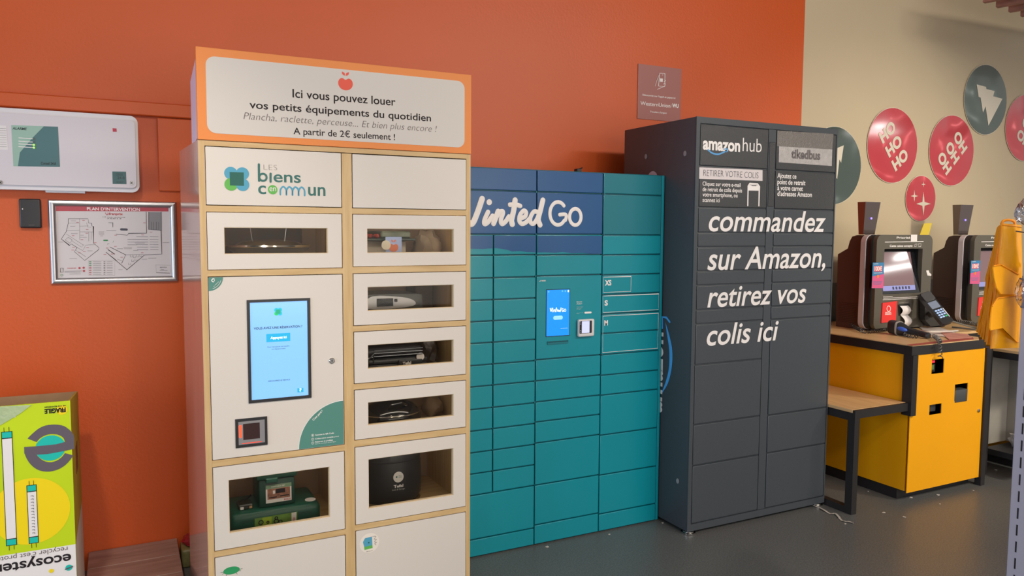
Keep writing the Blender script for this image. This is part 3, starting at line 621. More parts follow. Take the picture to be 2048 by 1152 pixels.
# size frames
def outline(pts, w_, par, m=WINK, fr=VF, c=.0006): MB().ribbon(fr, pts, w_, c, closed=True, sm=False).build('print_frame', m, par)
def rect(x0, x1, z0, z1): return [(x0, z0), (x1, z0), (x1, z1), (x0, z1)]
outline(rect(2.083, 2.245, 1.198, 1.272), .002, c3[4]); outline(rect(2.083, 2.417, 1.100, 1.180), .002, c3[5])
outline(rect(2.083, 2.417, .903, 1.082), .002, c3[6])
for s_, x1, z, d_ in (('XS', 2.129, 1.232, c3[4]), ('S', 2.1105, 1.134, c3[5]), ('M', 2.113, 1.036, c3[6])): text(VF, s_, 2.092, x1, z, .024, WINK, d_, weight=.035)
# screen panel
big = c2[4]
def up(x, y): return vp(1060+x*.14755, 540+y*.14755)
a_, b_ = up(220, 900), up(535, 262)
ts = MB().prism(VF, rr(a_[0]-.003, b_[0]+.003, a_[1]-.003, b_[1]+.003, .002), .0, .0012).build('touch_screen', BLACK, vin)
MB().prism(VF, rr(a_[0], b_[0], a_[1], b_[1], .001), .0012, .0018).build('display', mat('screen_vivid_blue', (12, 140, 240), .25, emit=.55), ts)
VS = front(VY-.0142)
def usk(pts, wd, m=None, closed=False): MB().stroke(VS, [up(*p) for p in pts], wd, .0004, closed=closed).build('lettering', m or MATS['screen_white'], ts)
usk([(272, 520), (282, 562), (296, 518)], .0045); usk([(308, 535), (304, 566)], .004); MB().prism(VS, circ(*up(307, 519), .0022, 12), .0006, .0006).build('lettering', MATS['screen_white'], ts)
usk([(318, 566), (325, 540), (336, 540), (338, 566)], .0035); usk([(356, 512), (350, 566)], .004); usk([(344, 530), (366, 530)], .003)
usk([(368, 554), (384, 545), (374, 538), (368, 556), (384, 562)], .003); usk([(402, 545), (390, 550), (394, 564), (404, 548)], .003); usk([(418, 512), (406, 566)], .004)
usk([(448, 526), (434, 524), (428, 545), (438, 564), (452, 558), (450, 546), (442, 546)], .003); usk([(472+11*math.cos(a), 545-17*math.sin(a)) for a in [k*.6283 for k in range(10)]], .003, closed=True)
a_, b_ = up(312, 676), up(442, 616); MB().prism(VS, rr(a_[0], b_[0], a_[1], b_[1], (b_[1]-a_[1])*.49), .0004, .0006).build('screen_button', mat('button_pale', (150, 215, 250), .4, emit=.5), ts)
for x, y, r in ((250, 294, .0045), (437, 286, .0045), (476, 286, .0045)):
    q_ = up(x, y); MB().prism(VS, circ(q_[0], q_[1], r, 18), .0004, .0004).build('screen_icon', mat('icon_blue', (80, 180, 245), .4, emit=.5), ts)
a_, b_ = up(508, 300), up(526, 270); MB().prism(VS, rect(a_[0], b_[0], a_[1], b_[1]), .0004, .0004).build('screen_icon', MATS['screen_white'], ts)
usk([(410, 790), (505, 786)], .0008)
a_, b_ = up(158, 155), up(210, 136); text(VF, '04/028', a_[0], b_[0], a_[1], b_[1]-a_[1], WINK, big, weight=.02); usk([(124, 148), (132, 155), (146, 138)], .0022, WINK)
for s_, x0, x1, y, h in (('Besoin', 632, 705, 440, 17), ("d'aide ?", 632, 705, 466, 17)):
    a_, b_ = up(x0, y), up(x1, y-h); text(VF, s_, a_[0], b_[0], a_[1], b_[1]-a_[1], WINK, big, weight=.02)
for k, (x0, x1, y) in enumerate(((632, 722, 500), (632, 715, 512), (632, 700, 524), (632, 690, 534), (632, 725, 584), (632, 670, 596))):
    a_, b_ = up(x0, y), up(x1, y-7); text(VF, ('Scannez le code et', 'contactez notre', 'service client', 'en ligne', 'Assistance en ligne', 'locker')[k], a_[0], b_[0], a_[1], b_[1]-a_[1], WINK, big)
a_, b_ = up(738, 592), up(834, 562); MB().prism(VF, rr(a_[0], b_[0], a_[1], b_[1], (b_[1]-a_[1])*.49), .0003, .0006).build('printed_pill', WINK, big)
a_, b_ = up(628, 905), up(848, 655)
rd = MB().box(a_[0], b_[0], VY-.034, VY-.012, a_[1], b_[1], .008, 3).build('card_reader', WHITEPL, vin)
RF = front(VY-.0342)
a_, b_ = up(672, 862), up(838, 684); w0 = on_y(1060+672*.14755, 540+862*.14755, VY-.034); w1 = on_y(1060+838*.14755, 540+684*.14755, VY-.034)
MB().prism(RF, rr(w0.x, w1.x, w0.z, w1.z, .003), 0, .001).build('reader_face', BLACK, rd)
w0 = on_y(1060+700*.14755, 540+856*.14755, VY-.034); w1 = on_y(1060+806*.14755, 540+690*.14755, VY-.034)
MB().prism(RF, rr(w0.x, w1.x, w0.z, w1.z, .002), .001, .0014).build('reader_display', mat('display_lilac', (196, 204, 240), .3, emit=.5), rd)
for k in (704, 732, 820, 842):
    w0 = on_y(1060+684*.14755, 540+k*.14755, VY-.034); MB().prism(RF, circ(w0.x, w0.z, .0016, 10), .0012, .0012).build('reader_lamp', MATS['display_lilac'], rd)
a_, b_ = up(232, 1012), up(515, 950)
sl = MB().ring(VF, [(b_[0], b_[1]), (a_[0], b_[1]), (a_[0], a_[1]), (b_[0], a_[1])], [(b_[0]-.003, b_[1]-.002), (a_[0]+.003, b_[1]-.002), (a_[0]+.003, a_[1]+.010), (b_[0]-.003, a_[1]+.010)], .004, 0).build('label_slot', TEALD, vin)
MB().prism(VF, rect(a_[0]+.003, b_[0]-.003, a_[1]+.010, b_[1]-.002), .0003, .0003).build('slot_opening', mat('slot_dark', (6, 40, 48), .5), sl)
tag(MB().box(1.95, 1.975, 3.16, 3.19, ZV+.0005, ZV+.016, .002).tube([(1.96, 3.175, ZV+.012), (1.985, 3.17, ZV+.022)], .003).build('small_bracket', BLACK, org=(1.962, 3.175, ZV)), 'tiny black bracket lying on top of the teal locker', 'bracket')

# ================================================================= ANTHRACITE LOCKER
AY = 2.9015; AX0, AX1 = 2.447, 3.4016; AZ0, AZ1 = 0.0168, 2.0397
am = thing('anthracite_parcel_locker', 'tall dark grey steel parcel locker with large white French sentence on its doors', 'locker', (2.88, 3.15, 0))
MB().box(AX0, AX1, AY+.004, 3.485, AZ0, AZ1, .004, 2).build('shell', ANTH, am)
MB().ring(front(AY), [(AX1, AZ1), (AX0, AZ1), (AX0, AZ0), (AX1, AZ0)], [(3.3935, 2.0103), (2.4693, 2.0103), (2.4693, 0.0513), (3.3935, 0.0513)], .004, -.004).build('front_frame', ANTH, am)
AF = front(AY-.0045)
cs = MB().box(2.9111, 2.9608, AY-.002, AY+.003, 0.0533, 2.0083).build('centre_column', ANTH, am)
cc_ = MB().box(2.9177, 2.9568, AY-.0045, AY-.0018, 1.6238, 1.9464, .002).build('cover_strip', ANTHG, cs)
def adoor(x0, x1, z0, z1, m=ANTH): return MB().box(x0+.002, x1-.002, AY-.0045, AY+.003, z0+.0035, z1-.0035, .0028, 2).build('door', m, am, sm=20)
AL = [2.0093, 1.8084, 1.6116, 1.4904, 1.4214, 1.3052, 1.2362, 1.1165, 1.0475, 0.8477, 0.5514, 0.3465, 0.0533]
AR = [2.0113, 1.8084, 1.6116, 1.4904, 1.4234, 1.3052, 1.2362, 1.1145, 1.0465, 0.5474, 0.3475, 0.0533]
dL = [adoor(2.4713, 2.9086, AL[i+1], AL[i], ANTHG if i < 2 else ANTH) for i in range(len(AL)-1)]
dR = [adoor(2.9628, 3.3925, AR[i+1], AR[i], ANTHG if i < 2 else ANTH) for i in range(len(AR)-1)]
# levelling feet
for x, y in ((2.478, 2.925), (3.368, 2.925), (2.478, 3.44), (3.368, 3.44)):
    MB().lathe((x, y, .0005), [(.034, 0), (.036, .002), (.036, .006), (.028, .008), (.028, .012), (.012, .013), (.009, .0135), (.009, .0168)], 28).build('levelling_foot', CHROME, am)
def apx(px, py): p = on_y(px, py, AY-.0047); return (p.x, p.z)
def at_(s_, pl, pr, cap, m=WINK, par=am, **k):
    A, B = apx(*pl), apx(*pr); T = apx(pl[0], pl[1]-cap); return text(AF, s_, A[0], B[0], (A[1]+B[1])/2, T[1]-A[1], m, par, **k)
# big words  (cap height from x-height / .72)
for s_, pl, pr, cap in (('commandez', (1417, 462.5), (1650.5, 462.5), 43), ('sur Amazon,', (1414.4, 538.9), (1650, 535.0), 45), ('retirez vos', (1414.4, 613.9), (1611.7, 604.6), 42), ('colis ici', (1413, 690.3), (1556, 680.5), 42)):
    at_(s_, pl, pr, cap, weight=.012, shear=.2, c=.001)
at_('amazon', (1405.5, 299), (1480, 302), 24, par=dL[0], weight=.035); at_('hub', (1485, 302.5), (1523, 304.5), 27, par=dL[0], weight=-.005)
a_ = [apx(1416, 299.5), apx(1424, 306), apx(1436, 308.5), apx(1447, 304.5), apx(1454, 300)]
SMILE = mat('smile_blue', (92, 160, 216), .5, spec=.3)
MB().ribbon(AF, a_, .0075, .0006).build('smile_arrow', SMILE, dL[0]); MB().ribbon(AF, [apx(1447, 298.5), apx(1455, 298), apx(1453, 304)], .005, .0008).build('smile_arrow', SMILE, dL[0])
b0 = [apx(1398.6, 334.6), apx(1525, 340), apx(1525, 361.8), apx(1398.2, 357.6)]
MB().prism(AF, b0, .0006, .0006).build('white_band', mat('band_white', (214, 206, 208), .45), dL[1])
at_('RETIRER VOTRE COLIS', (1406.5, 352.5), (1516.5, 356), 12.5, m=mat('band_ink', (70, 72, 78), .5), par=dL[1], weight=-.012, c=.0012)
for s_, y0, y1, x1 in (('Cliquez sur votre e-mail', 371.5, 373.5, 1481), ('de retrait de colis depuis', 382.5, 384.5, 1484), ('votre smartphone, ou', 393, 394.5, 1475), ('scannez ici', 403.5, 404.5, 1439)):
    at_(s_, (1405, y0), (x1, y1), 8, par=dL[1], weight=.012)
ph = [apx(*p) for p in ((1495.3, 411), (1496, 372), (1499, 367.5), (1515, 368), (1518.5, 373), (1517.5, 411.5))]
MB().ribbon(AF, ph, .0075, .0006, sm=False).build('phone_pictogram', WINK, dL[1])
MB().prism(AF, [apx(1496, 381), apx(1496.5, 370), apx(1517.5, 370.5), apx(1517, 381.5)], .0004, .0004).build('phone_pictogram', WINK, dL[1])
MB().ribbon(AF, [apx(1503, 371.3), apx(1512, 371.6)], .003, .001, sm=False).build('phone_pictogram', INK, dL[1])
for s_, y0, y1, x1 in (('Ajoutez ce', 356, 357, 1592.5), ('point de retrait', 368.5, 370, 1610.5), ('à votre carnet', 380, 382, 1605.5), ("d'adresses Amazon", 392, 393.6, 1623.5)):
    at_(s_, (1554.5, y0), (x1, y1), 9.5, par=dR[1], weight=.02)
FILM = mat('silver_film', (186, 182, 180), .4, metal=.2, bump=.5, bscale=180, noise=.12, nscale=40)
FILMD = mat('dark_silver_film', (128, 124, 120), .3, metal=.3, bump=.6, bscale=160)
MB().prism(AF, [apx(1555, 261), apx(1667, 268), apx(1664.5, 299), apx(1554, 292)], .0003, .0003).build('film_patch', FILMD, dR[0])
MB().prism(AF, [apx(1558, 292.5), apx(1664.5, 299), apx(1663.5, 332), apx(1557.5, 324.5)], .0006, .0006).build('film_patch', FILM, dR[0])
at_('tikedbus', (1582, 315), (1640, 320), 17, m=mat('film_ink', (104, 98, 98), .5), par=dR[0], weight=.04, c=.001)
at_('Bonjour, ici', (1567, 280), (1625, 284), 11, m=mat('film_ink_faint', (128, 122, 118), .5), par=dR[0], c=.0008); at_('le point', (1630, 284), (1660, 286), 8, m=MATS['film_ink_faint'], par=dR[0], c=.0008)
# side with upright word, blue arc, rivets
SF2 = F((AX0-.0006, 0, 0), (0, -1, 0), (0, 0, 1))
def sx(px, py): p = on_x(px, py, AX0-.0006); return (-p.y, p.z)
ARC = mat('arc_blue', (84, 178, 250), .5, spec=.3)
arc_o = smooth([sx(*p) for p in ((1331, 645), (1338, 668), (1344.5, 700), (1343.5, 735), (1336, 766), (1323.5, 787.5))], 5)
arc_i = smooth([sx(*p) for p in ((1331, 646), (1334, 668), (1338.5, 700), (1338, 735), (1332, 762), (1322.5, 787))], 5)
MB().prism(SF2, list(arc_o)+list(arc_i)[::-1], .0004, .0004).build('blue_arc', ARC, am)
MB().ribbon(SF2, [sx(1325, 656), sx(1325, 634), sx(1333, 635), sx(1340, 644)], .011, .0006, sm=False).build('blue_arc', ARC, am)
z0, z1 = sx(1320, 826)[1], sx(1320, 664)[1]; bx = -sx(1323.5, 740)[0]
word = text(F((AX0-.0012, 0, 0), (0, 0, 1), (0, 1, 0)), 'amazon', z0, z1, bx-.001, .17, WINK, am, weight=.03, c=-.0)
MB().prism(SF2, circ(*sx(1305, 360), .045, 32), .0004, .0004).build('round_sticker', mat('pale_lilac', (190, 184, 196), .5), am)
for p in ((1292, 313), (1370, 307), (1355.5, 962)):
    q_ = sx(*p); MB().prism(SF2, circ(q_[0], q_[1], .010, 18, ry=.013), 0, .002).build('rivet_cap', mat('cap_grey', (150, 148, 150), .5), am)

# ================================================================= LEFT WALL AND CORNER
WY = 3.7499
# alarm panel
PY = 3.665
def q3(px, py, y=PY): p = on_y(px, py, y); return (p.x, p.z)
pa = thing('alarm_panel', 'large white rounded alarm control panel with teal label, high on the orange wall', 'panel', (-.1, 3.74, 1.8))
x1, z1 = on_y(275, 231, PY).x, on_y(275, 231, PY).z; z0 = on_y(275, 384, PY).z; x0 = x1-.80
fp = front(PY)
zt_ = on_y(200, 227, PY).z; zb_ = on_y(200, 383, PY).z
MB().prism(fp, rr(x0-.008, x1, zb_, zt_, .03, 8), -.012, -(3.7495-PY)).build('back_shell', WHITEPL, pa)
MB().prism(fp, rr(x0, x1-.012, zb_+.018, zt_-.022, .018, 6), .002, -.012).build('cover', mat('panel_white', (214, 208, 212), .28), pa)
PF = front(PY-.0022)
MB().prism(PF, [q3(22.6, 250.4), q3(116, 253.6), q3(120, 334), q3(27, 332.4)], .0002, .0006).build('teal_label', mat('panel_teal', (66, 112, 116), .3), pa)
MB().prism(PF, [q3(22.6, 250.4), q3(88, 252.6), q3(66, 275), q3(40, 305), q3(36, 332.6), q3(27, 332.4)], .0009, .0009).build('pale_label', mat('panel_mint', (150, 186, 170), .3), pa)
for k, y in enumerate((278, 284.5, 290, 295.5)):
    MB().ribbon(PF, [q3(38, y-2), q3(52, y-1), q3(68, y)], .003, .0012).build('lamp_line', WINK, pa)
    MB().prism(PF, circ(*q3(68, y), .0042, 14), .002, .0028).build('status_lamp', mat('lamp_green', (150, 220, 60), .4, emit=.8) if k > 1 else mat('lamp_off', (70, 90, 84), .4), pa)
for s_, a_, b_, h in (('ALARME', (25, 259), (54, 259), 4), ('Conseil 24-8', (82, 329), (112, 329), 4.5)):
    A, B = q3(*a_), q3(*b_); text(PF, s_, A[0], B[0], A[1], h*.0023, mat('teal_ink', (20, 46, 50), .5), pa, shear=.2, c=.0014, weight=.02)
MB().prism(PF, [q3(0, 251), q3(12.5, 251.6), q3(16.5, 300), (x0+.02, q3(16, 300)[1]), (x0+.02, q3(12, 251)[1])], .0003, .0006).build('paper_label', PAPER, pa)
for k in range(9): MB().ribbon(PF, [q3(-60, 256+k*4.6), q3(12+k*.2, 257+k*4.6)], .0008, .0008, sm=False).build('printed_line', INKG, pa)
MB().prism(PF, [q3(225, 256.5), q3(233, 257), q3(233.5, 263.7), q3(225.5, 263.5)], .0003, .0006).build('red_sticker', mat('sticker_crimson', (186, 30, 66), .4), pa)
MB().prism(PF, [q3(224.5, 343), q3(252, 343.4), q3(253, 368.5), q3(225.3, 368)], .0003, .0006).build('teal_sticker', mat('panel_teal_dark', (40, 92, 94), .3), pa)
for s_, y, h, xx in (('CONSEIL', 351, 4, 232), ('24-8', 358, 4.5, 235), ('SÉCURITÉ', 366, 3, 233)):
    A, B = q3(xx, y), q3(xx+14, y); text(PF, s_, A[0], B[0], A[1], h*.0023, MATS['teal_ink'], pa, c=.001)
for p in ((263, 366), (1, 365)):
    a_ = q3(*p); sc_ = MB().prism(PF, circ(*a_, .0095, 22), 0, .0015).build('screw', mat('screw_grey', (160, 158, 158), .3, metal=.6), pa)
    MB().ribbon(PF, [(a_[0]-.004, a_[1]+.004), (a_[0]+.004, a_[1]-.004)], .002, .0018, sm=False).build('screw_slot', INK, sc_)
    MB().ribbon(PF, [(a_[0]-.004, a_[1]-.004), (a_[0]+.004, a_[1]+.004)], .002, .0018, sm=False).build('screw_slot', INK, sc_)
MB().box(on_y(90, 388, PY).x, on_y(170, 388, PY).x, 3.69, 3.74, zb_-.008, zb_+.001, .001).build('hinge_strip', WHITEPL, pa)
# small black box on wall
yy = 3.722
a_, b_ = on_y(39.5, 456, yy), on_y(81, 398, yy)
bk = thing('wall_keypad', 'small dark grey box on the orange wall left of the framed plan', 'keypad', (a_.x, 3.735, a_.z))
MB().box(a_.x, b_.x, yy, 3.7495, a_.z, b_.z, .006, 3).build('housing', mat('keypad_grey', (48, 46, 48), .38), bk)
fk = front(yy-.0003)
MB().prism(fk, rr(a_.x+.007, b_.x-.007, a_.z+.006, b_.z-.006, .003), 0, .0008).build('face', mat('keypad_face', (40, 39, 42), .25), bk)
MB().prism(fk, circ(a_.x+.0125, b_.z-.042, .0022, 12), .0009, .0014).build('indicator', WINK, bk)
MB().ribbon(fk, [(a_.x+.033, a_.z+.012), (a_.x+.052, a_.z+.012)], .002, .001, sm=False).build('marking', INKG, bk)
# framed plan
FY = 3.735
fl = lambda x, y: (on_y(90+x*.16062, 390+y*.16062, FY).x, on_y(90+x*.16062, 390+y*.16062, FY).z)
xa, xb = -.2685, .2215; za, zb = on_y(100, 568.5, FY-.01).z, on_y(97, 398, FY-.01).z
plan = thing('framed_evacuation_plan', 'silver framed evacuation plan headed with a red title band, on the orange wall', 'framed plan', (0, 3.74, za))
fr_ = front(FY)
A0 = on_y(95, 398, FY-.012); B0 = on_y(357, 563.5, FY-.012); xa, xb, za, zb = A0.x, B0.x, B0.z, A0.z-.002
mb = MB(); prof = [(0, 0), (0, .010), (.004, .0155), (.010, .0175), (.017, .0165), (.023, .0125), (.0265, .005), (.0265, .002)]
for i_ in range(4):
    mb2 = MB(); cor = [(xa, zb), (xb, zb), (xb, za), (xa, za)]; P0, P1 = cor[i_], cor[(i_+1) % 4]
    din = [(1, -1), (-1, -1), (-1, 1), (1, 1)]; d0, d1 = din[i_], din[(i_+1) % 4]
    r0 = [mb2.b.verts.new(fr_(P0[0]+d0[0]*o_, P0[1]+d0[1]*o_, h_-.012)) for o_, h_ in prof]; r1 = [mb2.b.verts.new(fr_(P1[0]+d1[0]*o_, P1[1]+d1[1]*o_, h_-.012)) for o_, h_ in prof]
    for k in range(len(prof)-1): mb2.b.faces.new((r0[k], r0[k+1], r1[k+1], r1[k]))
    mb2.build('frame_rail', SILVER, plan)
MB().prism(fr_, rect(xa+.002, xb-.002, za+.002, zb-.002), -.009, -.0148).build('backing', PAPER, plan)
MB().prism(front(3.7435), rect(xa+.022, xb-.022, za+.022, zb-.022), 0, .0005).build('plan_sheet', mat('plan_paper', (212, 206, 206), .35), plan)
pf = front(3.7428)
def pl_(x, y): p = on_y(90+x*.16062, 390+y*.16062, 3.743); return (p.x, p.z)
def pr_(pts, w_=.0011, m_=INK, nm='plan_line'): MB().ribbon(pf, [pl_(*p) for p in pts], w_, .0, sm=False).build(nm, m_, plan)
PR = mat('plan_red', (186, 74, 84), .5); PG = mat('plan_grey', (140, 138, 140), .5); PGR = mat('plan_green', (50, 140, 80), .5)
MB().prism(pf, [pl_(137, 136), pl_(1537, 148), pl_(1537, 205), pl_(137, 200)], .0002, .0002).build('title_band', PR, plan)
A, B = pl_(523, 193), pl_(1182, 196); text(pf, "PLAN D'INTERVENTION", A[0], B[0], (A[1]+B[1])/2, .0125, WINK, plan, weight=.02, c=.0006)
def pt_(s_, x0_, x1_, y, h, m_=INKG, **k):
    A, B = pl_(x0_, y), pl_(x1_, y); T = pl_(x0_, y-h); text(pf, s_, A[0], B[0], (A[1]+B[1])/2, T[1]-A[1], m_, plan, c=.0008, **k)
pt_('franprix', 795, 970, 248, 27, PR, weight=.03); pt_('13 rue, avenue', 720, 1000, 282, 15); pt_('75013', 770, 950, 300, 13)
MB().ribbon(pf, [pl_(752, 222), pl_(765, 245), pl_(785, 240), pl_(782, 222)], .0022, .0005).build('plan_mark', PR, plan)
pr_([(290, 295), (535, 295), (545, 350), (582, 352), (585, 388), (603, 390), (605, 600), (672, 655), (668, 680), (495, 815), (365, 705), (400, 655), (330, 610), (305, 628), (203, 548), (265, 455), (290, 350), (290, 295)], .0016)
for L in ([(430, 295), (432, 560)], [(290, 350), (425, 350)], [(272, 445), (432, 438)], [(265, 485), (480, 625)], [(432, 460), (600, 460)], [(432, 388), (540, 385)], [(575, 460), (575, 555)], [(545, 460), (545, 575)], [(500, 625), (620, 615)], [(380, 685), (510, 770)], [(250, 560), (310, 600), (340, 560), (290, 525), (250, 560)],
          [(340, 575), (455, 650), (480, 620)], [(440, 500), (480, 500)], [(440, 525), (520, 525)], [(520, 345), (530, 400), (575, 400)], [(400, 655), (470, 690), (500, 640)]): pr_(L, .0008)
pr_([(885, 487), (1025, 500), (1040, 478), (1265, 475), (1260, 212)], .0016); pr_([(1290, 212), (1290, 430), (1445, 440), (1455, 735), (1240, 745), (1020, 930), (760, 712)], .0016)
MB().prism(pf, [pl_(1292, 212), pl_(1448, 214), pl_(1450, 440), pl_(1292, 432)], .0001, .0001).build('plan_hatched_area', PG, plan)
for x in (1325, 1350, 1385, 1415): pr_([(x, 335), (x, 430)], .0009)
pr_([(1448, 212), (1450, 440)], .0016); pr_([(1292, 330), (1448, 330)], .0009)
pr_([(810, 648), (1005, 745), (955, 850)], .002); pr_([(785, 680), (865, 735)], .003); pr_([(760, 712), (890, 815)], .0016); pr_([(1005, 745), (1230, 740)], .001); pr_([(900, 800), (960, 820)], .0008)
for k, L in enumerate([(1140, 1280), (1305, 1410)]):
    for y in range(520, 700, 32): pr_([(L[0]+8*(y > 640), y), (L[1], y+1)], .0018, PG)
for y in (552, 585, 620): pr_([(1030, y), (1145, y)], .0018, PG)
for x, y in ((1060, 770), (1100, 780), (1140, 770), (1180, 765), (1080, 830), (1040, 870), (1120, 820)): pr_([(x, y-25), (x, y), (x+28, y), (x+25, y-20)], .0008)
for x, y in ((405, 340), (480, 315), (525, 430), (350, 505), (520, 475), (460, 555), (430, 720), (530, 655), (355, 650), (345, 685), (490, 705), (625, 595), (880, 500), (875, 640), (1215, 497), (1210, 718), (835, 735), (955, 775), (775, 660), (1240, 345), (745, 740), (1320, 462)):
    pr_([(x-14, y), (x+14, y)], .0018, PR, 'plan_mark')
pr_([(735, 565), (775, 565)], .0062, PGR, 'plan_mark'); pr_([(780, 620), (780, 605), (800, 605)], .0012, PGR, 'plan_mark'); pr_([(845, 590), (855, 570)], .0012, PGR, 'plan_mark')
pr_([(950, 428), (1015, 430)], .0098, mat('plan_dark', (70, 72, 84), .5), 'plan_mark'); pr_([(790, 345), (845, 345), (845, 400)], .0014)
for x0_, x1_, y in ((320, 385, 322), (315, 375, 388), (325, 405, 480), (530, 590, 695), (670, 735, 460), (670, 735, 478), (670, 735, 496), (690, 720, 510), (980, 1080, 650), (985, 1080, 668), (1100, 1160, 690), (1120, 1240, 598), (900, 970, 668), (765, 885, 442), (1465, 1545, 592), (1285, 1385, 785), (165, 225, 585), (305, 395, 790), (1205, 1270, 800), (915, 965, 928)): pr_([(x0_, y), (x1_, y)], .0011, INKG, 'plan_text')
pr_([(1380, 870), (1565, 875), (1560, 975), (1385, 970), (1380, 870)], .0005, INKG); pt_('service', 1430, 1515, 905, 14, INK)
for y, x0_, x1_ in ((925, 1440, 1480), (940, 1430, 1525), (968, 1385, 1550)): pr_([(x0_, y), (x1_, y+2)], .0011, INKG, 'plan_text')
for y in range(832, 1000, 22):
    pr_([(598, y), (700, y)], .001, INKG, 'plan_text'); pr_([(770, y), (840, y)], .001, INKG, 'plan_text'); pr_([(552, y), (575, y)], .0028, PR if y > 880 else PGR, 'plan_mark'); pr_([(733, y), (748, y)], .0024, INKG, 'plan_mark')
pr_([(540, 812), (870, 812), (870, 1000), (540, 1000), (540, 812)], .0004, INKG)
pr_([(192, 910), (226, 910), (226, 962), (192, 962), (192, 910)], .0012); pt_('CONSIGNES', 275, 388, 918, 13, PR, weight=.02)
for x, y in ((430, 910), (482, 906), (485, 945)): MB().prism(pf, circ(*pl_(x, y), .0046, 16), .0002, .0002).build('plan_mark', PR, plan)
MB().ribbon(pf, circ(*pl_(210, 998), .0042, 16), .0014, 0, closed=True, sm=False).build('plan_mark', PGR, plan)
for y, x0_, x1_ in ((948, 245, 465), (962, 245, 440), (983, 305, 445)): pr_([(x0_, y), (x1_, y-3)], .001, INKG, 'plan_text')

# cardboard recycling box
BXR, BYF, BYB = -.170, 2.97, 3.45
bz1 = on_y(145, 801, BYF).z; bz1b = on_y(159, 782, BYB).z; BXL = BXR-.52; bz0 = .001
LIME = mat('lime_card', (190, 214, 20), .45, spec=.4, noise=.04, nscale=4); KRAFT = mat('kraft_card', (168, 132, 96), .75, noise=.12, nscale=10)
bx_ = thing('recycling_carton', 'tall open lime green cardboard carton printed with lamp tubes, at the left edge', 'carton', (BXR-.26, 3.2, 0))
MB().box(BXL, BXR, BYF, BYF+.006, bz0, bz1).build('front_wall', LIME, bx_)
MB().box(BXL, BXR, BYB-.006, BYB, bz0, bz1b).build('back_wall', KRAFT, bx_)
sidef = F((BXR-.006, 0, 0), (0, 1, 0), (0, 0, 1))
MB().prism(sidef, [(BYF+.006, bz0), (BYB-.006, bz0), (BYB-.006, bz1b), (BYF+.006, bz1)], 0, .006).build('side_wall', mat('kraft_lime_side', (170, 150, 40), .6, noise=.1, nscale=6), bx_)
sidef = F((BXL, 0, 0), (0, 1, 0), (0, 0, 1))
MB().prism(sidef, [(BYF+.006, bz0), (BYB-.006, bz0), (BYB-.006, bz1b), (BYF+.006, bz1)], 0, .006).build('side_wall', KRAFT, bx_)
MB().box(BXL+.006, BXR-.006, BYF+.006, BYB-.006, bz0, bz0+.006).build('bottom', KRAFT, bx_)
MB().box(BXR+.0002, BXR+.001, 3.17, 3.27, .60, .70).build('hand_hole', BLACK, bx_)
BF = front(BYF-.0003)
def bq(x, y): p = on_y(x*.1476, 780+y*.1476, BYF-.0005); return (p.x, p.z)      # from the close look at the carton top
def bw(x, y): p = on_y(x*.3578, 740+y*.3578, BYF-.0005); return (p.x, p.z)      # from the wider look
wl = bw(0, 1035)[1]; wr = bw(440, 975)[1]
zw = (wl+wr)/2
MB().prism(BF, [(BXL, bz0), (BXR-.0005, bz0), (BXR-.0005, zw), (BXL, zw)], .0002, .0002).build('white_print', PAPER, bx_)
MB().prism(F((BXR+.0003, 0, 0), (0, 1, 0), (0, 0, 1)), [(BYF, bz0), (BYB, bz0), (BYB, zw), (BYF, zw)], .0001, .0001).build('white_print', mat('side_white', (200, 190, 178), .6), bx_)
cx_, cz_ = bw(175, 790); rx_ = bw(393, 770)[0]-cx_
YP = mat('print_yellow', (240, 212, 0), .45); TQ = mat('print_turquoise', (14, 186, 172), .45); GP = mat('print_grey', (94, 86, 96), .5)
MB().prism(BF, circ(cx_, cz_, rx_, 48), .0004, .0004).build('yellow_disc', YP, bx_)
a_ = bq(840, 270); MB().prism(BF, circ(*a_, .0165, 28), .0004, .0004).build('yellow_disc', YP, bx_)
# e emblem
ec = bq(690, 785); 
MB().prism(BF, circ(ec[0]-.001, ec[1], abs(bq(885, 700)[0]-ec[0])*1.02, 40), .0006, .0006).build('emblem_disc', TQ, bx_)
outer_top = [bq(*p) for p in ((373, 658), (430, 600), (520, 525), (620, 480), (740, 468), (850, 482), (930, 530), (985, 590), (1005, 650), (1008, 790))]
inner_top = [bq(*p) for p in ((880, 700), (860, 650), (800, 610), (720, 597), (640, 605), (560, 640), (515, 680), (495, 705))]
MB().prism(BF, list(smooth(outer_top, 4))+[bq(1005, 795), bq(940, 800), bq(930, 700)]+list(smooth(inner_top, 4)), .0009, .0009).build('emblem_arc', GP, bx_)
outer_bot = [bq(*p) for p in ((327, 772), (335, 860), (380, 960), (450, 1040), (540, 1090), (650, 1105), (760, 1085), (860, 1035), (940, 960), (993, 885))]
inner_bot = [bq(*p) for p in ((880, 855), (840, 905), (780, 950), (700, 977), (620, 970), (560, 940), (515, 900), (490, 872), (420, 850))]
MB().prism(BF, list(smooth(outer_bot, 4))+list(smooth(inner_bot, 4)), .0010, .0010).build('emblem_arc', GP, bx_)
MB().prism(BF, [bq(327, 772), bq(490, 762), bq(760, 735), bq(885, 702), bq(1006, 660), bq(1006, 795), bq(870, 825), bq(640, 868), bq(490, 876), bq(330, 862)], .0012, .0012).build('emblem_bar', GP, bx_)
MB().prism(BF, [bq(373, 658), bq(498, 705), bq(485, 755), bq(327, 772), bq(350, 700)], .0003, .0003).build('emblem_gap', LIME, bx_)
def upside(s_, xl, xr, y_, cap, m_, fn, **k):
    A, B = fn(xl, y_), fn(xr, y_); w_ = B[0]-A[0]; text(BF.sub(B[0], A[1], math.pi), s_, 0, w_, 0, cap, m_, bx_, **k)
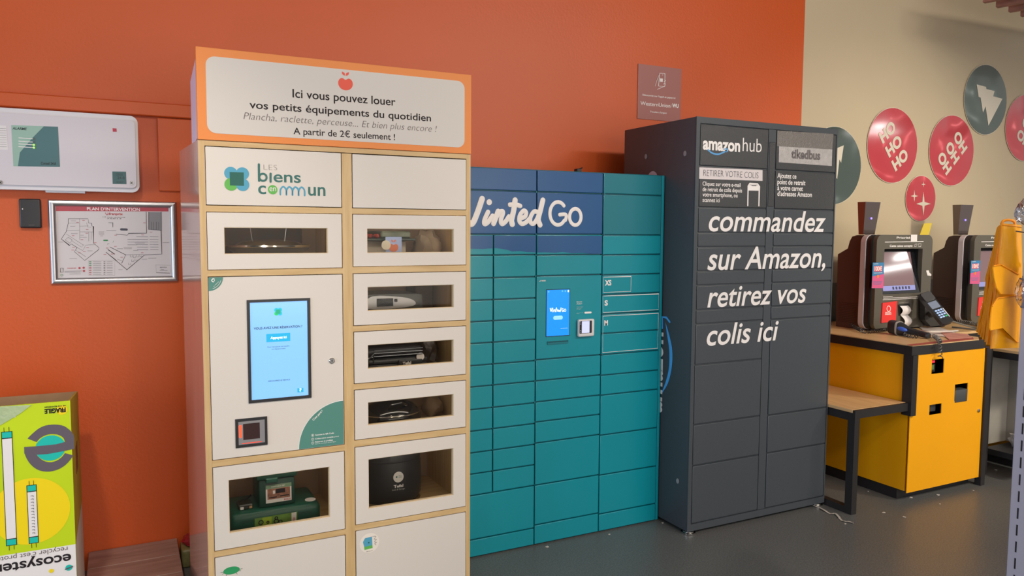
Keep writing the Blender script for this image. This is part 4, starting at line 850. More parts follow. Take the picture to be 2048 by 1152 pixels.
upside('FRAGILE', 602, 890, 262, .0145, INK, bq, weight=.05, c=.001); upside('NE PAS RENVERSER', 598, 890, 226, .0045, INK, bq, weight=.02, c=.001)
upside("recycler c'est protéger", -90, 380, 1060, .0165, INKG, bw, c=.001); 
upside('ecosystem', -70, 400, 1100, .034, INK, bw, weight=.02, c=.0012)
a_ = bw(385, 1104); MB().prism(BF, circ(a_[0], a_[1], .0105, 24), .0016, .0016).build('emblem_disc', TQ, bx_); MB().ribbon(BF, [(a_[0]-.010, a_[1]-.003), (a_[0]+.011, a_[1]+.003)], .004, .002, sm=False).build('emblem_bar', GP, bx_)
a_ = bw(287, 1122); MB().prism(BF, circ(a_[0], a_[1], .007, 20), .0018, .0018).build('emblem_disc', YP, bx_)
def lamp(xc_t, yt, xc_b, yb, hw, pins, lines=False):
    T, Bm = bw(xc_t, yt), bw(xc_b, yb); xc = (T[0]+Bm[0])/2; w_ = hw
    MB().prism(BF, rect(xc-w_-.002, xc+w_+.002, Bm[1]-.002, T[1]+.002), .0012, .0012).build('tube_outline', INK, bx_)
    MB().prism(BF, rect(xc-w_, xc+w_, Bm[1]+.022, T[1]-.022), .0015, .0015).build('tube_print', PAPER, bx_)
    for z in (T[1]-.019, Bm[1]): MB().prism(BF, rect(xc-w_, xc+w_, z, z+.019), .0016, .0016).build('tube_cap_print', TQ, bx_)
    for sg in (-.5, .5):
        for z_, dz in ((T[1]+.002, .014), (Bm[1]-.002, -.014)): MB().ribbon(BF, [(xc+sg*w_, z_), (xc+sg*w_, z_+dz)], .0016, .0012, sm=False).build('pin_print', INK, bx_)
    if lines:
        n_ = 13
        for k in range(n_):
            z_ = T[1]-.035-(T[1]-Bm[1]-.07)*k/(n_-1); MB().ribbon(BF, [(xc-.003, z_), (xc+.004, z_), (xc+.004, z_-.004)], .0014, .0018, sm=False).build('tube_mark_print', INK, bx_)
lamp(37, 347, 66, 977, .0135, 2); lamp(176, 645, 190, 965, .0125, 2, True)
TAPE = mat('clear_tape', (196, 214, 170), .12, bump=.6, bscale=40, alpha=.6)
MB().prism(BF, [bq(-700, 260), bq(0, 222), bq(430, 200), bq(270, 320), bq(0, 480), bq(-700, 700)], .0022, .0024).build('packing_tape', TAPE, bx_)
upside('recycler', -60, 210, 288, .006, INKG, bq, c=.001)
MB().prism(BF, [bq(-100, 345), bq(212, 335), bq(213, 370), bq(-100, 378)], .0012, .0012).build('tape_label', PAPER, bx_)

# low board on the floor by the wall
BRD = mat('grey_brown_board', (176, 150, 138), .5, noise=1, nscale=5, col2=(146, 120, 110), stretch=(1, 8, 1), bump=.1)
bd = thing('low_platform', 'low grey brown wooden platform on the floor between carton and oak cabinet', 'platform', (.0, 3.5, 0))
for k in range(3):
    MB().box(-.165, .188, 3.17+k*.193, 3.36+k*.193, .055, .083, .002).build('plank', BRD, bd)
for x in (-.15, .13): MB().box(x, x+.05, 3.18, 3.74, .0, .0545).build('batten', BLACKM, bd)
tg = tag(MB().box(.197, .30, 3.58, 3.70, .0005, .085, .012, 3).build('green_packet', mat('packet_green', (120, 116, 74), .4, noise=.3, nscale=20, bump=.4, bscale=20), org=(.25, 3.64, 0)), 'olive green packet on the floor under the red packet, beside the platform', 'packet')
crumple('red_packet', (.25, 3.64, .108), (.045, .05, .022), mat('packet_red', (150, 30, 44), .3, noise=.2, nscale=20), 'crumpled red packet lying on the olive green packet beside the platform', 'packet', 4)

# poster on the orange wall
po = thing('mauve_poster', 'square mauve poster with a hand holding a phone, on orange wall above the lockers', 'poster', (2.88, 3.745, 2.15))
MB().prism(front(3.745), rect(2.719, 3.037, 2.153, 2.469), 0, -.0045).build('sheet', mat('poster_mauve', (164, 104, 98), .4), po)
W2 = front(3.7445)
def wq(x, y): p = on_y(1230+x*.27778, 120+y*.27778, 3.744); return (p.x, p.z)
for s_, p0, p1, h, wt in (('Découvrez sur l’appli et payez ici', (198, 262), (435, 275), .010, .02), ('WesternUnion', (183, 328), (398, 338), .021, .01), ('WU', (411, 340), (458, 344), .021, .05), ("Transfert d'argent", (252, 380), (373, 385), .009, .02)):
    A, B = wq(*p0), wq(*p1); text(W2, s_, A[0], B[0], (A[1]+B[1])/2, h, WINK, po, weight=wt)
MB().ribbon(W2, [wq(404, 318), wq(404, 340)], .0018, .0004, sm=False).build('lettering', WINK, po)
for L in ([(320, 95), (358, 98), (357, 192), (312, 188), (320, 95)], [(318, 105), (305, 135), (296, 160), (287, 188)], [(303, 212), (330, 200), (355, 190), (361, 176)], [(355, 140), (362, 150), (350, 158)], [(355, 158), (362, 166), (348, 174)], [(340, 108), (346, 108)]):
    MB().ribbon(W2, [wq(*p) for p in L], .0026, .0004, sm=False).build('hand_drawing', WINK, po)
MB().prism(W2, [wq(324, 132), wq(345, 134), wq(344, 158), wq(323, 156)], .0004, .0004).build('hand_drawing', WINK, po)

# ================================================================= WALL DISCS
FOILR = mat('red_foil', (214, 40, 56), .20, spec=.9, bump=1, bscale=3.2, coat=1, metal=.3, bdist=.10, bdet=.6); FOILG = mat('green_foil', (66, 86, 76), .2, spec=.9, bump=1, bscale=2.4, coat=1, metal=.3, bdist=.10, bdet=.6)
PALE = mat('foil_print_white', (222, 214, 196), .3, spec=.5)
def disc(cx, cz, r, m_, lab, name='foil_disc'):
    t = thing(name, lab, 'wall disc', (cx, 3.745, cz-r), 'round foil discs on the beige wall')
    mb = MB(); fr = front(3.7405); rings = []
    pts = circ(cx, cz, r, 48)
    mb.prism(fr, pts, 0, -.0022); mb.build('disc', m_, t); MB().prism(fr, circ(cx, cz, r+.004, 48), -.0024, -.003).build('backing', PALE, t); return t
DF = front(3.7398)
def hoho(t, cx, cz, rot, mirror=False, sc=1.0):
    fr = DF.sub(cx, cz, rot)
    for dz in (.082, -.038, -.158):
        text(fr, 'HO', -.088*sc, .088*sc, dz*sc, .076*sc, PALE, t, weight=.05, c=.0008)
t = disc(4.958, 2.117, .265, FOILR, 'round red foil disc with HO HO HO slanting up, leftmost of the three such discs'); hoho(t, 4.965, 2.115, math.radians(38))
t = disc(5.626, 2.115, .262, FOILR, 'round red foil disc with steeply turned HO HO HO, between the other two such discs'); hoho(t, 5.63, 2.10, math.radians(133))
t = disc(6.545, 2.342, .262, FOILR, 'round red foil disc with HO HO HO, cut by the right edge of the picture'); hoho(t, 6.58, 2.36, math.radians(150))
t = disc(6.01, 2.524, .265, FOILG, 'round dark green foil disc with a pale fir tree, at top right')
def wd(px, py): p = on_y(px, py, 3.7395); return (p.x, p.z)
def w4(x, y): return wd(1640+x*.3124, 100+y*.3124)
MB().prism(DF, [w4(*p) for p in ((1003, 220), (1063, 236), (1065, 250), (1118, 263), (1108, 296), (1168, 312), (1078, 485), (1060, 360), (1043, 402), (1028, 305), (1015, 300))], .0006, .0006).build('fir_tree_print', PALE, t)
t = disc(4.37, 1.95, .262, FOILG, 'round dark green foil disc with a fir tree, half hidden behind the dark grey locker')
MB().prism(DF, [w4(*p) for p in ((152, 610), (135, 722), (124, 700), (110, 825), (60, 780), (70, 720), (85, 690), (105, 630))], .0006, .0006).build('fir_tree_print', PALE, t)
t = disc(5.292, 1.747, .166, FOILR, 'small round red foil disc with white four pointed stars')
for x, y, a_, b_ in ((662, 985, 46, 78), (604, 935, 24, 40), (662, 860, 14, 20)):
    pts = []
    for k in range(8):
        th = math.pi/4*k; rr_ = 1 if k % 2 == 0 else .22; pts.append(w4(x+math.cos(th)*a_*rr_, y-math.sin(th)*b_*rr_))
    MB().prism(DF, pts, .0006, .0006).build('star_print', PALE, t)

# ================================================================= CHECKOUT COUNTERS
DX = 1.205
def counter():
    t = thing('checkout_counter', 'yellow checkout counter with black frame and wooden top, nearest to the grey locker', 'counter', (4.2, 3.2, 0), 'yellow checkout counters')
    X0, X1, Y0, Y1 = 3.833, 4.54, 2.72, 3.70
    MB().prism(top, [(X0, Y0), (X1-.12, Y0), (X1-.03, Y0+.06), (X1-.03, Y1), (X0, Y1)], .8765, .882).build('worktop', TOPW, t)
    mb = MB().box(X0+.002, X1-.055, Y0+.002, Y0+.045, .826, .876); mb.build('front_rail', BLACKM, t)
    MB().box(X0+.002, X0+.045, Y0+.0455, Y1-.03, .826, .876).build('side_rail', BLACKM, t)
    MB().box(X0+.045, X1-.03, Y1-.05, Y1-.01, .826, .876).build('back_rail', BLACKM, t)
    MB().box(X0+.002, X0+.045, Y0-.007, Y0+.0075, .49, .8255).box(X0+.002, X0+.0165, Y0+.0078, Y0+.052, .49, .8255).build('post', BLACKM, t)
    MB().box(4.502, 4.54, Y0-.004, Y0+.034, .0005, .8255).build('leg', BLACKM, t)
    MB().box(4.502, 4.54, Y1-.08, Y1-.04, .0005, .8255).build('leg', BLACKM, t)
    MB().box(4.502, 4.53, Y0+.035, Y1-.081, .06, .8255).build('right_panel', BLACKM, t)
    MB().box(X0+.02, 4.50, Y0+.07, Y1-.1, .0005, .058).build('plinth', BLACKM, t)
    MB().box(3.851, 3.866, 2.7445, Y1-.06, .06, .8255).build('left_panel', YEL, t)
    # front door with three openings
    yd = 2.744
    def cq(px, py): p = on_y(px, py, yd-.016); return (p.x, p.z)
    holes = [((1862.7, 748.4), (1888.6, 716.9)), ((1908.5, 802), (1936, 765.6)), ((1858.2, 830.5), (1883.4, 806.5))]
    H = [(cq(*a)[0], cq(*b)[0], cq(*a)[1], cq(*b)[1]) for a, b in holes]
    xs = sorted({3.8505, 4.498} | {v for h in H for v in h[:2]}); zs = sorted({.052, .8235} | {v for h in H for v in h[2:]})
    mb = MB(); vg = {}
    def vt(i, j, k):
        if (i, j, k) not in vg: vg[(i, j, k)] = mb.b.verts.new((xs[i], yd-.016 if k == 0 else yd-.012, zs[j]))
        return vg[(i, j, k)]
    solid = lambda i, j: 0 <= i < len(xs)-1 and 0 <= j < len(zs)-1 and not any(h[0]-1e-6 <= (xs[i]+xs[i+1])/2 <= h[1] and h[2] <= (zs[j]+zs[j+1])/2 <= h[3] for h in H)
    for i in range(len(xs)-1):
        for j in range(len(zs)-1):
            if not solid(i, j): continue
            for k in (0, 1): mb.b.faces.new([vt(i, j, k), vt(i+1, j, k), vt(i+1, j+1, k), vt(i, j+1, k)])
            for (ni, nj), (a, b) in (((i-1, j), ((i, j), (i, j+1))), ((i+1, j), ((i+1, j), (i+1, j+1))), ((i, j-1), ((i, j), (i+1, j))), ((i, j+1), ((i, j+1), (i+1, j+1)))):
                if not solid(ni, nj): mb.b.faces.new([vt(*a, 0), vt(*b, 0), vt(*b, 1), vt(*a, 1)])
    dr_ = mb.build('door', YEL, t, sm=0)
    lk_ = MB().lathe((cq(1956.5, 821)[0], yd-.0165, cq(1956.5, 821)[1]), [(.011, 0), (.011, .004), (.007, .006), (.002, .006)], 20, axis='y').build('lock', CHROME, dr_)
    MB().box(3.87, 4.49, yd+.12, yd+.13, .06, .82).build('inner_panel', BLACKM, t)
    h = H[0]
    sc_ = MB().box(h[0]+.002, h[1]-.045, yd+.004, yd+.08, h[2]+.004, h[3]-.028, .003).build('scanner_unit', BLACK, t)
    MB().prism(front(yd+.0035), rect(h[0]+.004, h[1]-.055, h[3]-.022, h[3]-.010), 0, .001).build('red_lamp', mat('lamp_red', (255, 30, 50), .4, emit=2.0), sc_)
    MB().prism(front(yd+.0035), rect(h[0]+.004, h[1]-.06, h[2]+.02, h[3]-.035), 0, .001).build('scanner_glass', mat('scan_green', (96, 126, 70), .2), sc_)
    h = H[1]; MB().box(h[0]+.003, h[1]-.002, yd-.02, yd+.09, h[2]-.012, h[2]+.062, .006, 2).build('printer_unit', mat('printer_grey', (74, 76, 78), .35), t)
    MB().prism(front(yd+.01), rect(h[0]+.004, h[0]+.02, h[3]-.012, h[3]-.004), 0, .001).build('green_lamp', mat('lamp_green2', (60, 230, 90), .4, emit=1.2), t)
    h = H[2]; MB().box(h[0]+.012, h[1]-.012, yd+.01, yd+.09, h[2]+.008, h[2]+.05, .003).build('coin_tray', mat('tray_grey', (60, 62, 66), .3), t)
    MB().box(3.8595, 4.4995, yd+.135, 3.60, .0585, .07).build('floor_panel', BLACKM, t)
    return t
ctr = counter()
c2_ = copy_tree(ctr, (DX, .0, 0)); c2_['label'] = 'second checkout counter, further right, mostly hidden behind the yellow one and the orange bags'
# low bench left of the counter
t = thing('packing_bench', 'low wooden topped bench with black frame, between grey locker and yellow counter', 'bench', (3.62, 3.1, 0))
bz = .563
MB().box(3.408, 3.833, 2.744, 3.66, bz-.016, bz, .001).build('bench_top', TOPW, t)
MB().box(3.41, 3.832, 2.728, 2.7435, bz-.045, bz-.001).build('front_rail', BLACKM, t)
MB().box(3.41, 3.446, 2.7735, 3.64, bz-.06, bz-.017).build('side_rail', BLACKM, t)
MB().box(3.41, 3.448, 2.744, 2.773, .0005, bz-.0165).box(3.41, 3.448, 2.7285, 2.7439, .0005, bz-.0455).build('leg', BLACKM, t)
MB().box(3.41, 3.448, 3.59, 3.63, .0005, bz-.0605).build('leg', BLACKM, t)
MB().box(3.41, 3.448, 2.7725, 3.5895, .0005, .036).build('foot_rail', BLACKM, t)

# ================================================================= SELF CHECKOUT KIOSKS
KD = mat('kiosk_dark', (62, 58, 54), .4, noise=.05, nscale=6); KF = mat('kiosk_face', (92, 88, 78), .38, noise=.05, nscale=5); KS = mat('kiosk_silver', (206, 198, 202), .35)
KB = mat('kiosk_body', (72, 56, 54), .45)
def mirror_hit(px, py, zc):                              # where a ceiling lamp must hang to be seen in the tilted screens
    th = math.radians(11.5); n = Vector((0, -math.cos(th), math.sin(th))); P = on_y(px, py, 3.22); d = (P-CAM).normalized(); r = d-2*d.dot(n)*n
    return P+r*((zc-P.z)/r.z)
def kiosk():
    t = thing('self_checkout_kiosk', 'dark self checkout kiosk with red card and receipt, on the nearer counter', 'checkout kiosk', (4.4, 3.3, .8825), 'self checkout kiosks')
    kf = lambda y: front(y)
    X0, X1, Z0, Z1 = 4.112, 4.662, .892, 1.481
    ky = 3.2
    def kq(x, y, yy=ky-.0004): p = on_y(1660+x*.22564, 440+y*.22569, yy); return (p.x, p.z)
    xs0, xs1, zs0, zs1 = kq(475, 456)[0], kq(813, 456)[0], kq(470, 660)[1], kq(482, 256)[1]
    hole = rr(xs0, xs1, zs0, zs1, .004, 8)
    MB().ring(kf(ky), rr(X0+.02, X1, Z0, Z1, .045, 8), hole, 0, -.030).build('bezel', KF, t)
    MB().ring(kf(ky+.0305), rr(X0+.008, X1-.006, Z0, Z1-.001, .05, 8), hole, 0, -.034).build('rim', BLACK, t)
    MB().prism(kf(ky+.065), rr(X0, X1-.01, Z0-.002, Z1, .05, 8), 0, -.034).build('silver_band', KS, t)
    sidef = F((4.15, 0, 0), (0, 1, 0), (0, 0, 1))
    MB().prism(sidef, [(3.2995, .8835), (3.495, .8835), (3.50, 1.352), (3.425, 1.392), (3.412, 1.44), (3.395, 1.468), (3.36, 1.478), (3.2995, 1.478)], 0, .48).build('body', KB, t)
    for k in range(12): MB().box(4.1485, 4.1498, 3.34, 3.48, .92+k*.011, .923+k*.011).build('vent_slot', BLACK, t)
    MB().box(4.19, 4.60, ky+.02, 3.2985, .8828, .8915).build('foot', BLACK, t)
    BZ = front(ky-.0004)
    # recessed screen
    TH = math.radians(11.5); TF = F((0, ky+.002, zs0), (1, 0, 0), (0, math.sin(TH), math.cos(TH))); hs_ = (zs1-zs0)/math.cos(TH)
    MB().prism(TF, rect(xs0+.001, xs1-.001, .001, hs_-.001), -.006, 0).build('screen_surround', mat('screen_black', (22, 22, 26), .12, coat=.5), t)
    SG = mat('kiosk_screen', (120, 94, 98), .06, emit=.22, spec=.9)  # brownish pink reflection put into the screen's colour and glow
    s_ = MB().prism(TF, rect(xs0+.012, xs1-.045, .052, hs_-.022), .0002, .001).build('screen', SG, t)
    MB().prism(TF, rect(xs0+.012, xs1-.045, .020, .0515), .0002, .001).build('screen_bar', mat('bar_lilac', (130, 134, 190), .2, emit=.4), s_)
    for k in range(6): MB().prism(TF, rect(xs0+.10+k*.030, xs0+.116+k*.030, .027, .045), .0013, .0013).build('bar_icon', mat('bar_ink', (60, 60, 90), .4), s_)
    def kt_(str_, xa, ya, xb, yb, h, m_=WINK, **k):
        A, B, T = kq(xa, ya), kq(xb, yb), kq(xa, ya-h); text(BZ, str_, A[0], B[0], (A[1]+B[1])/2, T[1]-A[1], m_, t, **k)
    kt_('Priorité', 590, 165, 712, 165, 17, weight=.02)
    MB().ribbon(BZ, [kq(486, 196), kq(826, 190)], .0042, .0006, sm=False).build('white_line', WINK, t)
    kt_('Cette caisse accepte', 528, 238, 730, 236, 17, weight=.03)
    MB().ribbon(BZ, [kq(745, 235), kq(752, 215), kq(772, 212), kq(765, 232), kq(745, 235)], .002, .0006, sm=False).build('pictogram', WINK, t)
    MB().ribbon(BZ, [kq(783, 210), kq(806, 210), kq(804, 234), kq(782, 235), kq(783, 210)], .002, .0006, sm=False).build('pictogram', WINK, t)
    MB().prism(BZ, [kq(716, 130), kq(771, 130), kq(769, 190), kq(714, 192)], .0012, .0018).build('paper_note', PAPER, t)
    # leaflet sticker
    ls = MB().prism(BZ, [kq(376, 378), kq(477, 376), kq(468, 605), kq(366, 604)], .002, .0028).build('promo_sticker', mat('promo_blue', (60, 130, 180), .4), t)
    MB().prism(BZ, [kq(372, 500), kq(474, 478), kq(468, 604), kq(366, 603)], .003, .003).build('promo_area', mat('promo_pink', (214, 92, 140), .4), ls)
    MB().prism(BZ, [kq(388, 408), kq(460, 406), kq(458, 455), kq(386, 457)], .0032, .0032).build('promo_area', mat('promo_coral', (226, 78, 96), .4), ls)
    A, B = kq(390, 450), kq(456, 448); text(BZ, '100€', A[0], B[0], A[1], .026, WINK, ls, weight=.03, c=.0036)
    MB().prism(BZ, circ(*kq(421, 500), .011, 14), .0036, .0036).build('promo_area', mat('promo_orange', (230, 130, 50), .4), ls)
    for y_, a0_, b0_ in ((470, 384, 458), (545, 376, 456), (556, 380, 450), (568, 384, 446), (390, 382, 420)): MB().ribbon(BZ, [kq(a0_, y_), kq(b0_, y_-2)], .0022, .0036, sm=False).build('promo_line', WINK if y_ < 500 else MATS['promo_blue'], ls)
    for y_, xb in ((682, 550), (694, 792), (707, 780)): MB().ribbon(BZ, [kq(468, y_), kq(xb, y_-(xb-468)*.045)], .0028, .0006, sm=False).build('white_line', WINK, t)
    rc = MB().prism(BZ, [kq(460, 735), kq(587, 718), kq(576, 897), kq(448, 912)], .0, .006).build('red_card', mat('card_red', (232, 58, 56), .45), t)
    MB().ribbon(BZ, [kq(512+16*math.cos(a), 785-24*math.sin(a)) for a in [k*.5236 for k in range(12)]], .0045, .0066, closed=True).build('card_emblem', WINK, rc)
    A, B = kq(482, 826), kq(534, 822); text(BZ, 'RECYCLER', A[0], B[0], A[1], .007, WINK, rc, c=.0066, weight=.03); A, B = kq(480, 840), kq(536, 836); text(BZ, 'ENSEMBLE', A[0], B[0], A[1], .007, WINK, rc, c=.0066, weight=.03)
    MB().prism(BZ, [kq(600, 750), kq(706, 742), kq(702, 840), kq(606, 850)], .0, .0008).build('receipt_slot', mat('slot_black', (30, 29, 28), .4), t)
    kt_('VOTRE TICKET', 614, 738, 696, 735, 9, mat('pale_label', (190, 186, 178), .5))
    for x0_, x1_, y_ in ((708, 732, 806), (695, 716, 868), (695, 712, 880)): MB().ribbon(BZ, [kq(x0_, y_), kq(x1_, y_-1)], .0012, .0006, sm=False).build('printed_line', WINK, t)
    # curled receipt
    def rec(p0, p1, w_, bulge):
        def fn(u, v):
            a, b = kq(*p0), kq(*p1); x = a[0]+(b[0]-a[0])*v+w_*(u-.5); z = a[1]+(b[1]-a[1])*v
            return Vector((x+.006*math.sin(v*4), ky-.004-bulge*math.sin(v*math.pi)-.01*math.sin(u*math.pi), z))
        return MB().sheet(fn, 6, 12)
    rec((650, 758), (660, 838), .080, .014).build('receipt', PAPER, t, sm=80); rec((652, 842), (655, 950), .068, .026).build('receipt', PAPER, t, sm=80)
    MB().prism(BZ, [kq(850, 448), kq(872, 445), kq(880, 468), kq(897, 480), kq(895, 496), kq(862, 492)], .001, .0014).build('torn_sticker', PAPER, t)
    # mirrored box on top
    bw_ = thing('camera_box', 'tapered mirrored camera box on top of the nearer kiosk', 'camera box', (4.3, 3.4, 1.4795), 'camera boxes on the kiosks')
    def corner(px, py, y): p = on_y(px, py, y); return p
    b0 = [(4.245, 3.39), (4.352, 3.39), (4.352, 3.425), (4.245, 3.425)]; t0_ = [(4.236, 3.375), (4.378, 3.375), (4.378, 3.435), (4.236, 3.435)]
    mb = MB(); B_ = [mb.b.verts.new((x, y, 1.4815)) for x, y in b0]; T_ = [mb.b.verts.new((x, y, 1.690)) for x, y in t0_]
    mb.b.faces.new(B_[::-1]); mb.b.faces.new(T_)
    for i in range(4): mb.b.faces.new((B_[i], B_[(i+1) % 4], T_[(i+1) % 4], T_[i]))
    mb.build('housing', mat('smoked_mirror', (120, 108, 106), .12, metal=.75), bw_, sm=0)
    MB().prism(front(3.380), circ(4.300, 1.585, .007, 14), -.001, .004).build('lamp', mat('lamp_violet', (150, 130, 255), .3, emit=1.2), bw_)
    MB().lathe((4.30, 3.405, 1.480), [(.012, 0), (.012, .0014)], 12).build('stem', BLACK, bw_)
    return t, bw_
for nm_, p_, sz_, pw_ in (('ceiling_tube_right', mirror_hit(1794, 535, 3.5), (1.0, .06), 14), ('ceiling_round_lamp', mirror_hit(1811, 511, 3.5), (.22, .22), 8)):
    area(nm_, tuple(p_), sz_, pw_, (1, .97, .92), (p_.x-.3, p_.y+.6, 0))
k1, cb1 = kiosk()
k2 = copy_tree(k1, (.966, 0, 0)); k2['label'] = 'second dark self checkout kiosk, further right, partly hidden by the orange bags'
cb2 = copy_tree(cb1, (.966, 0, 0)); cb2['label'] = 'tapered mirrored camera box on top of the kiosk behind the orange bags'
# little yellow tag behind the kiosk
p_ = on_y(1850, 458, 3.45)
MB_y = MB().prism(front(3.2996), [(on_y(x, y, 3.3).x, on_y(x, y, 3.3).z) for x, y in ((1832, 490), (1848, 447), (1864, 446), (1852, 490))], 0, -.004)
tag(MB_y.build('yellow_tag', mat('tag_yellow', (214, 188, 60), .5), org=(4.64, 3.302, 1.43)), 'small yellow tag sticking up behind the nearer kiosk', 'tag')
# ================================================================= ON THE COUNTER
CZ = .8822
# payment terminal beside the kiosk
def terminal():
    t = thing('payment_terminal', 'black card payment terminal tilted on a bracket, right of the nearer kiosk', 'payment terminal', (4.72, 3.1, CZ))
    y = 3.10
    def tq(px, py, yy=y): p = on_y(px, py, yy); return Vector((p.x, yy, p.z))
    # the handset lies along a line from top left to bottom right in the picture, leaning back
    a, b = tq(1852, 590, 3.10), tq(1893, 640, 2.96)
    L = (b-a); u = L.normalized(); wv = Vector((.86, -.35, .16)); wv = (wv-u*wv.dot(u)).normalized(); n = wv.cross(-u).normalized()
    if n.y > 0: n = -n
    fr = F(a, wv, -u); fr.n = n; Ln = L.length; W_ = .078
    MB().prism(fr, rr(-W_/2, W_/2, -Ln-.02, .02, .012, 5), -.028, 0).build('housing', mat('terminal_black', (46, 48, 50), .3), t)
    MB().prism(fr, rr(-W_/2+.004, W_/2-.004, -.045, .014, .008, 4), .0003, .008).build('printer_lid', mat('terminal_lid', (80, 80, 82), .3), t)
    MB().prism(fr, rr(-W_/2+.009, W_/2-.009, -.105, -.055, .002, 2), .0003, .001).build('display', mat('terminal_display', (118, 128, 146), .2, emit=.25), t)
    KM = mat('terminal_key', (168, 196, 240), .3, emit=.3)
    for r_ in range(4):
        for c_ in range(3):
            MB().prism(fr, rr(-.026+c_*.0185, -.012+c_*.0185, -.128-r_*.0165, -.118-r_*.0165, .002, 2), .0003, .003).build('key', mat('key_green', (60, 190, 120), .3, emit=.2) if (r_ == 3 and c_ == 2) else KM, t)
    MB().prism(fr, rr(.029, .0335, -.185, -.12, .001, 1), .0003, .004).build('side_bar', mat('bar_white', (226, 226, 230), .4), t)
    c = a+u*Ln*.5-n*.03; foot = Vector((4.76, 3.22, CZ+.0155))
    yb = 3.15; MB().prism(front(yb), [(on_y(x, y_, yb).x, on_y(x, y_, yb).z) for x, y_ in ((1850, 588), (1862, 590), (1892, 640), (1890, 650), (1862, 653), (1850, 640))], 0, -.035).build('bracket_plate', mat('bracket_dark', (56, 55, 54), .4), t)
    MB().tube([c, c-n*.05, Vector((foot.x, foot.y, foot.z+.09)), foot], [.022, .02, .02, .02], 10).build('bracket', BLACK, t)
    MB().lathe((foot.x, foot.y, CZ+.0005), [(.05, 0), (.055, .004), (.05, .012), (.02, .016)], 24).build('base', BLACK, t)
    MB().tube(smooth([c-n*.02+Vector((.03, -.02, -.03)), Vector((4.82, 3.05, CZ+.02)), Vector((4.86, 3.0, CZ+.006)), Vector((4.80, 2.97, CZ+.006)), Vector((4.78, 3.12, CZ+.006))], 8), .005, 6).build('cable', mat('cable_grey', (110, 110, 106), .5), t)
    return t
# small shelf carrying the terminal between the counters
sh = thing('side_shelf', 'narrow wooden side shelf with black front rail, between the two counters', 'shelf', (4.80, 3.2, .86))
MB().box(4.512, 5.036, 2.96, 3.66, .868, .882).build('shelf_board', TOPW, sh)
MB().box(4.512, 5.036, 2.962, 3.0, .836, .8675).build('rail', BLACKM, sh)
MB().box(4.512, 4.545, 3.01, 3.6, .836, .8675).build('bracket_arm', BLACKM, sh)
trm = terminal()
# hand scanner with coiled cable
def ct(px, py, z=CZ): return on_z(px, py, z)
hs = thing('barcode_scanner', 'black handheld barcode scanner with blue button lying on the wooden counter', 'barcode scanner', tuple(ct(1800, 672)))
h0, h1 = ct(1795, 670)+Vector((0, 0, .042)), ct(1858, 678)+Vector((0, 0, .018))
d_ = (h1-h0).normalized(); sd = Vector((-d_.y, d_.x, 0)).normalized(); up_ = Vector((0, 0, 1))
def hsec(p, w_, h_): return [p+sd*w_*math.copysign(abs(math.cos(a))**.6, math.cos(a))+up_*h_*math.copysign(abs(math.sin(a))**.6, math.sin(a)) for a in [k*math.pi/8 for k in range(16)]]
def loft(name, secs, m_, par):
    mb = MB(); R_ = [[mb.b.verts.new(v) for v in s_] for s_ in secs]; n_ = len(R_[0])
    for i in range(len(R_)-1):
        for k in range(n_): mb.b.faces.new((R_[i][k], R_[i][(k+1) % n_], R_[i+1][(k+1) % n_], R_[i+1][k]))
    mb.b.faces.new(R_[0][::-1]); mb.b.faces.new(R_[-1]); return mb.build(name, m_, par, sm=50)
HB = mat('scanner_black', (44, 46, 50), .4)
loft('head', [hsec(h0-d_*.045, .036, .038), hsec(h0-d_*.04, .04, .041), hsec(h0+d_*.01, .04, .041), hsec(h0+d_*.04, .030, .030), hsec(h0+d_*.07, .022, .02)], HB, hs)
loft('handle', [hsec(h0+d_*.071, .021, .019), hsec(h0+d_*.12, .020, .017), hsec(h0+d_*.18, .019, .016), hsec(h1-d_*.01, .022, .0175), hsec(h1, .018, .015)], HB, hs)
loft('light_band', [hsec(h0+d_*.004, .0412, .0418), hsec(h0+d_*.014, .0412, .0418)], mat('band_pale', (170, 166, 160), .4), hs)
bp = h0+d_*.045-sd*.030+up_*.006
if (bp-CAM).length > (h0+d_*.045+sd*.030+up_*.006-CAM).length: bp = h0+d_*.045+sd*.030+up_*.006
mb = MB(); bmesh.ops.create_uvsphere(mb.b, u_segments=16, v_segments=8, radius=1)
for v in mb.b.verts: v.co = bp+d_*v.co.x*.034+sd*v.co.y*.012+up_*v.co.z*.013
mb.build('blue_button', mat('button_royal', (70, 110, 220), .3), hs)
def coil(pts, r, turns, wr=.0022, name='coiled_cable', m_=None, par=None, **k):
    P = smooth(pts, 30); L = [0]
    for i in range(1, len(P)): L.append(L[-1]+(P[i]-P[i-1]).length)
    out = []; N_ = turns*10
    for q_ in range(N_+1):
        s_ = L[-1]*q_/N_; i = max(1, next((i for i in range(len(L)) if L[i] >= s_), len(L)-1)); f = (s_-L[i-1])/max(1e-9, L[i]-L[i-1])
        p = P[i-1].lerp(P[i], min(1, f)); t_ = (P[i]-P[i-1]).normalized(); a_ = t_.cross(Vector((0, 0, 1)))
        a_ = a_.normalized() if a_.length > .1 else Vector((1, 0, 0)); b_ = t_.cross(a_).normalized(); an = 2*math.pi*q_/10
        out.append(p+a_*r*math.cos(an)+b_*r*math.sin(an))
    return MB().tube(out, wr, 5).build(name, m_ or mat('coil_black', (40, 40, 42), .3), par, **k)
def cz(px, py, h=.0125): p = ct(px, py); return Vector((p.x, p.y, CZ+h))
cc1 = coil([on_x(1700, 647, 4.10), on_x(1711, 655, 4.085)]+[Vector((on_y(px, py, 3.16).x, 3.16, CZ+.013)) for px, py in ((1731, 664), (1755, 668), (1785, 671))]+[cz(1815, 675), cz(1838, 678)], .010, 44, org=tuple(cz(1838, 678, 0)))
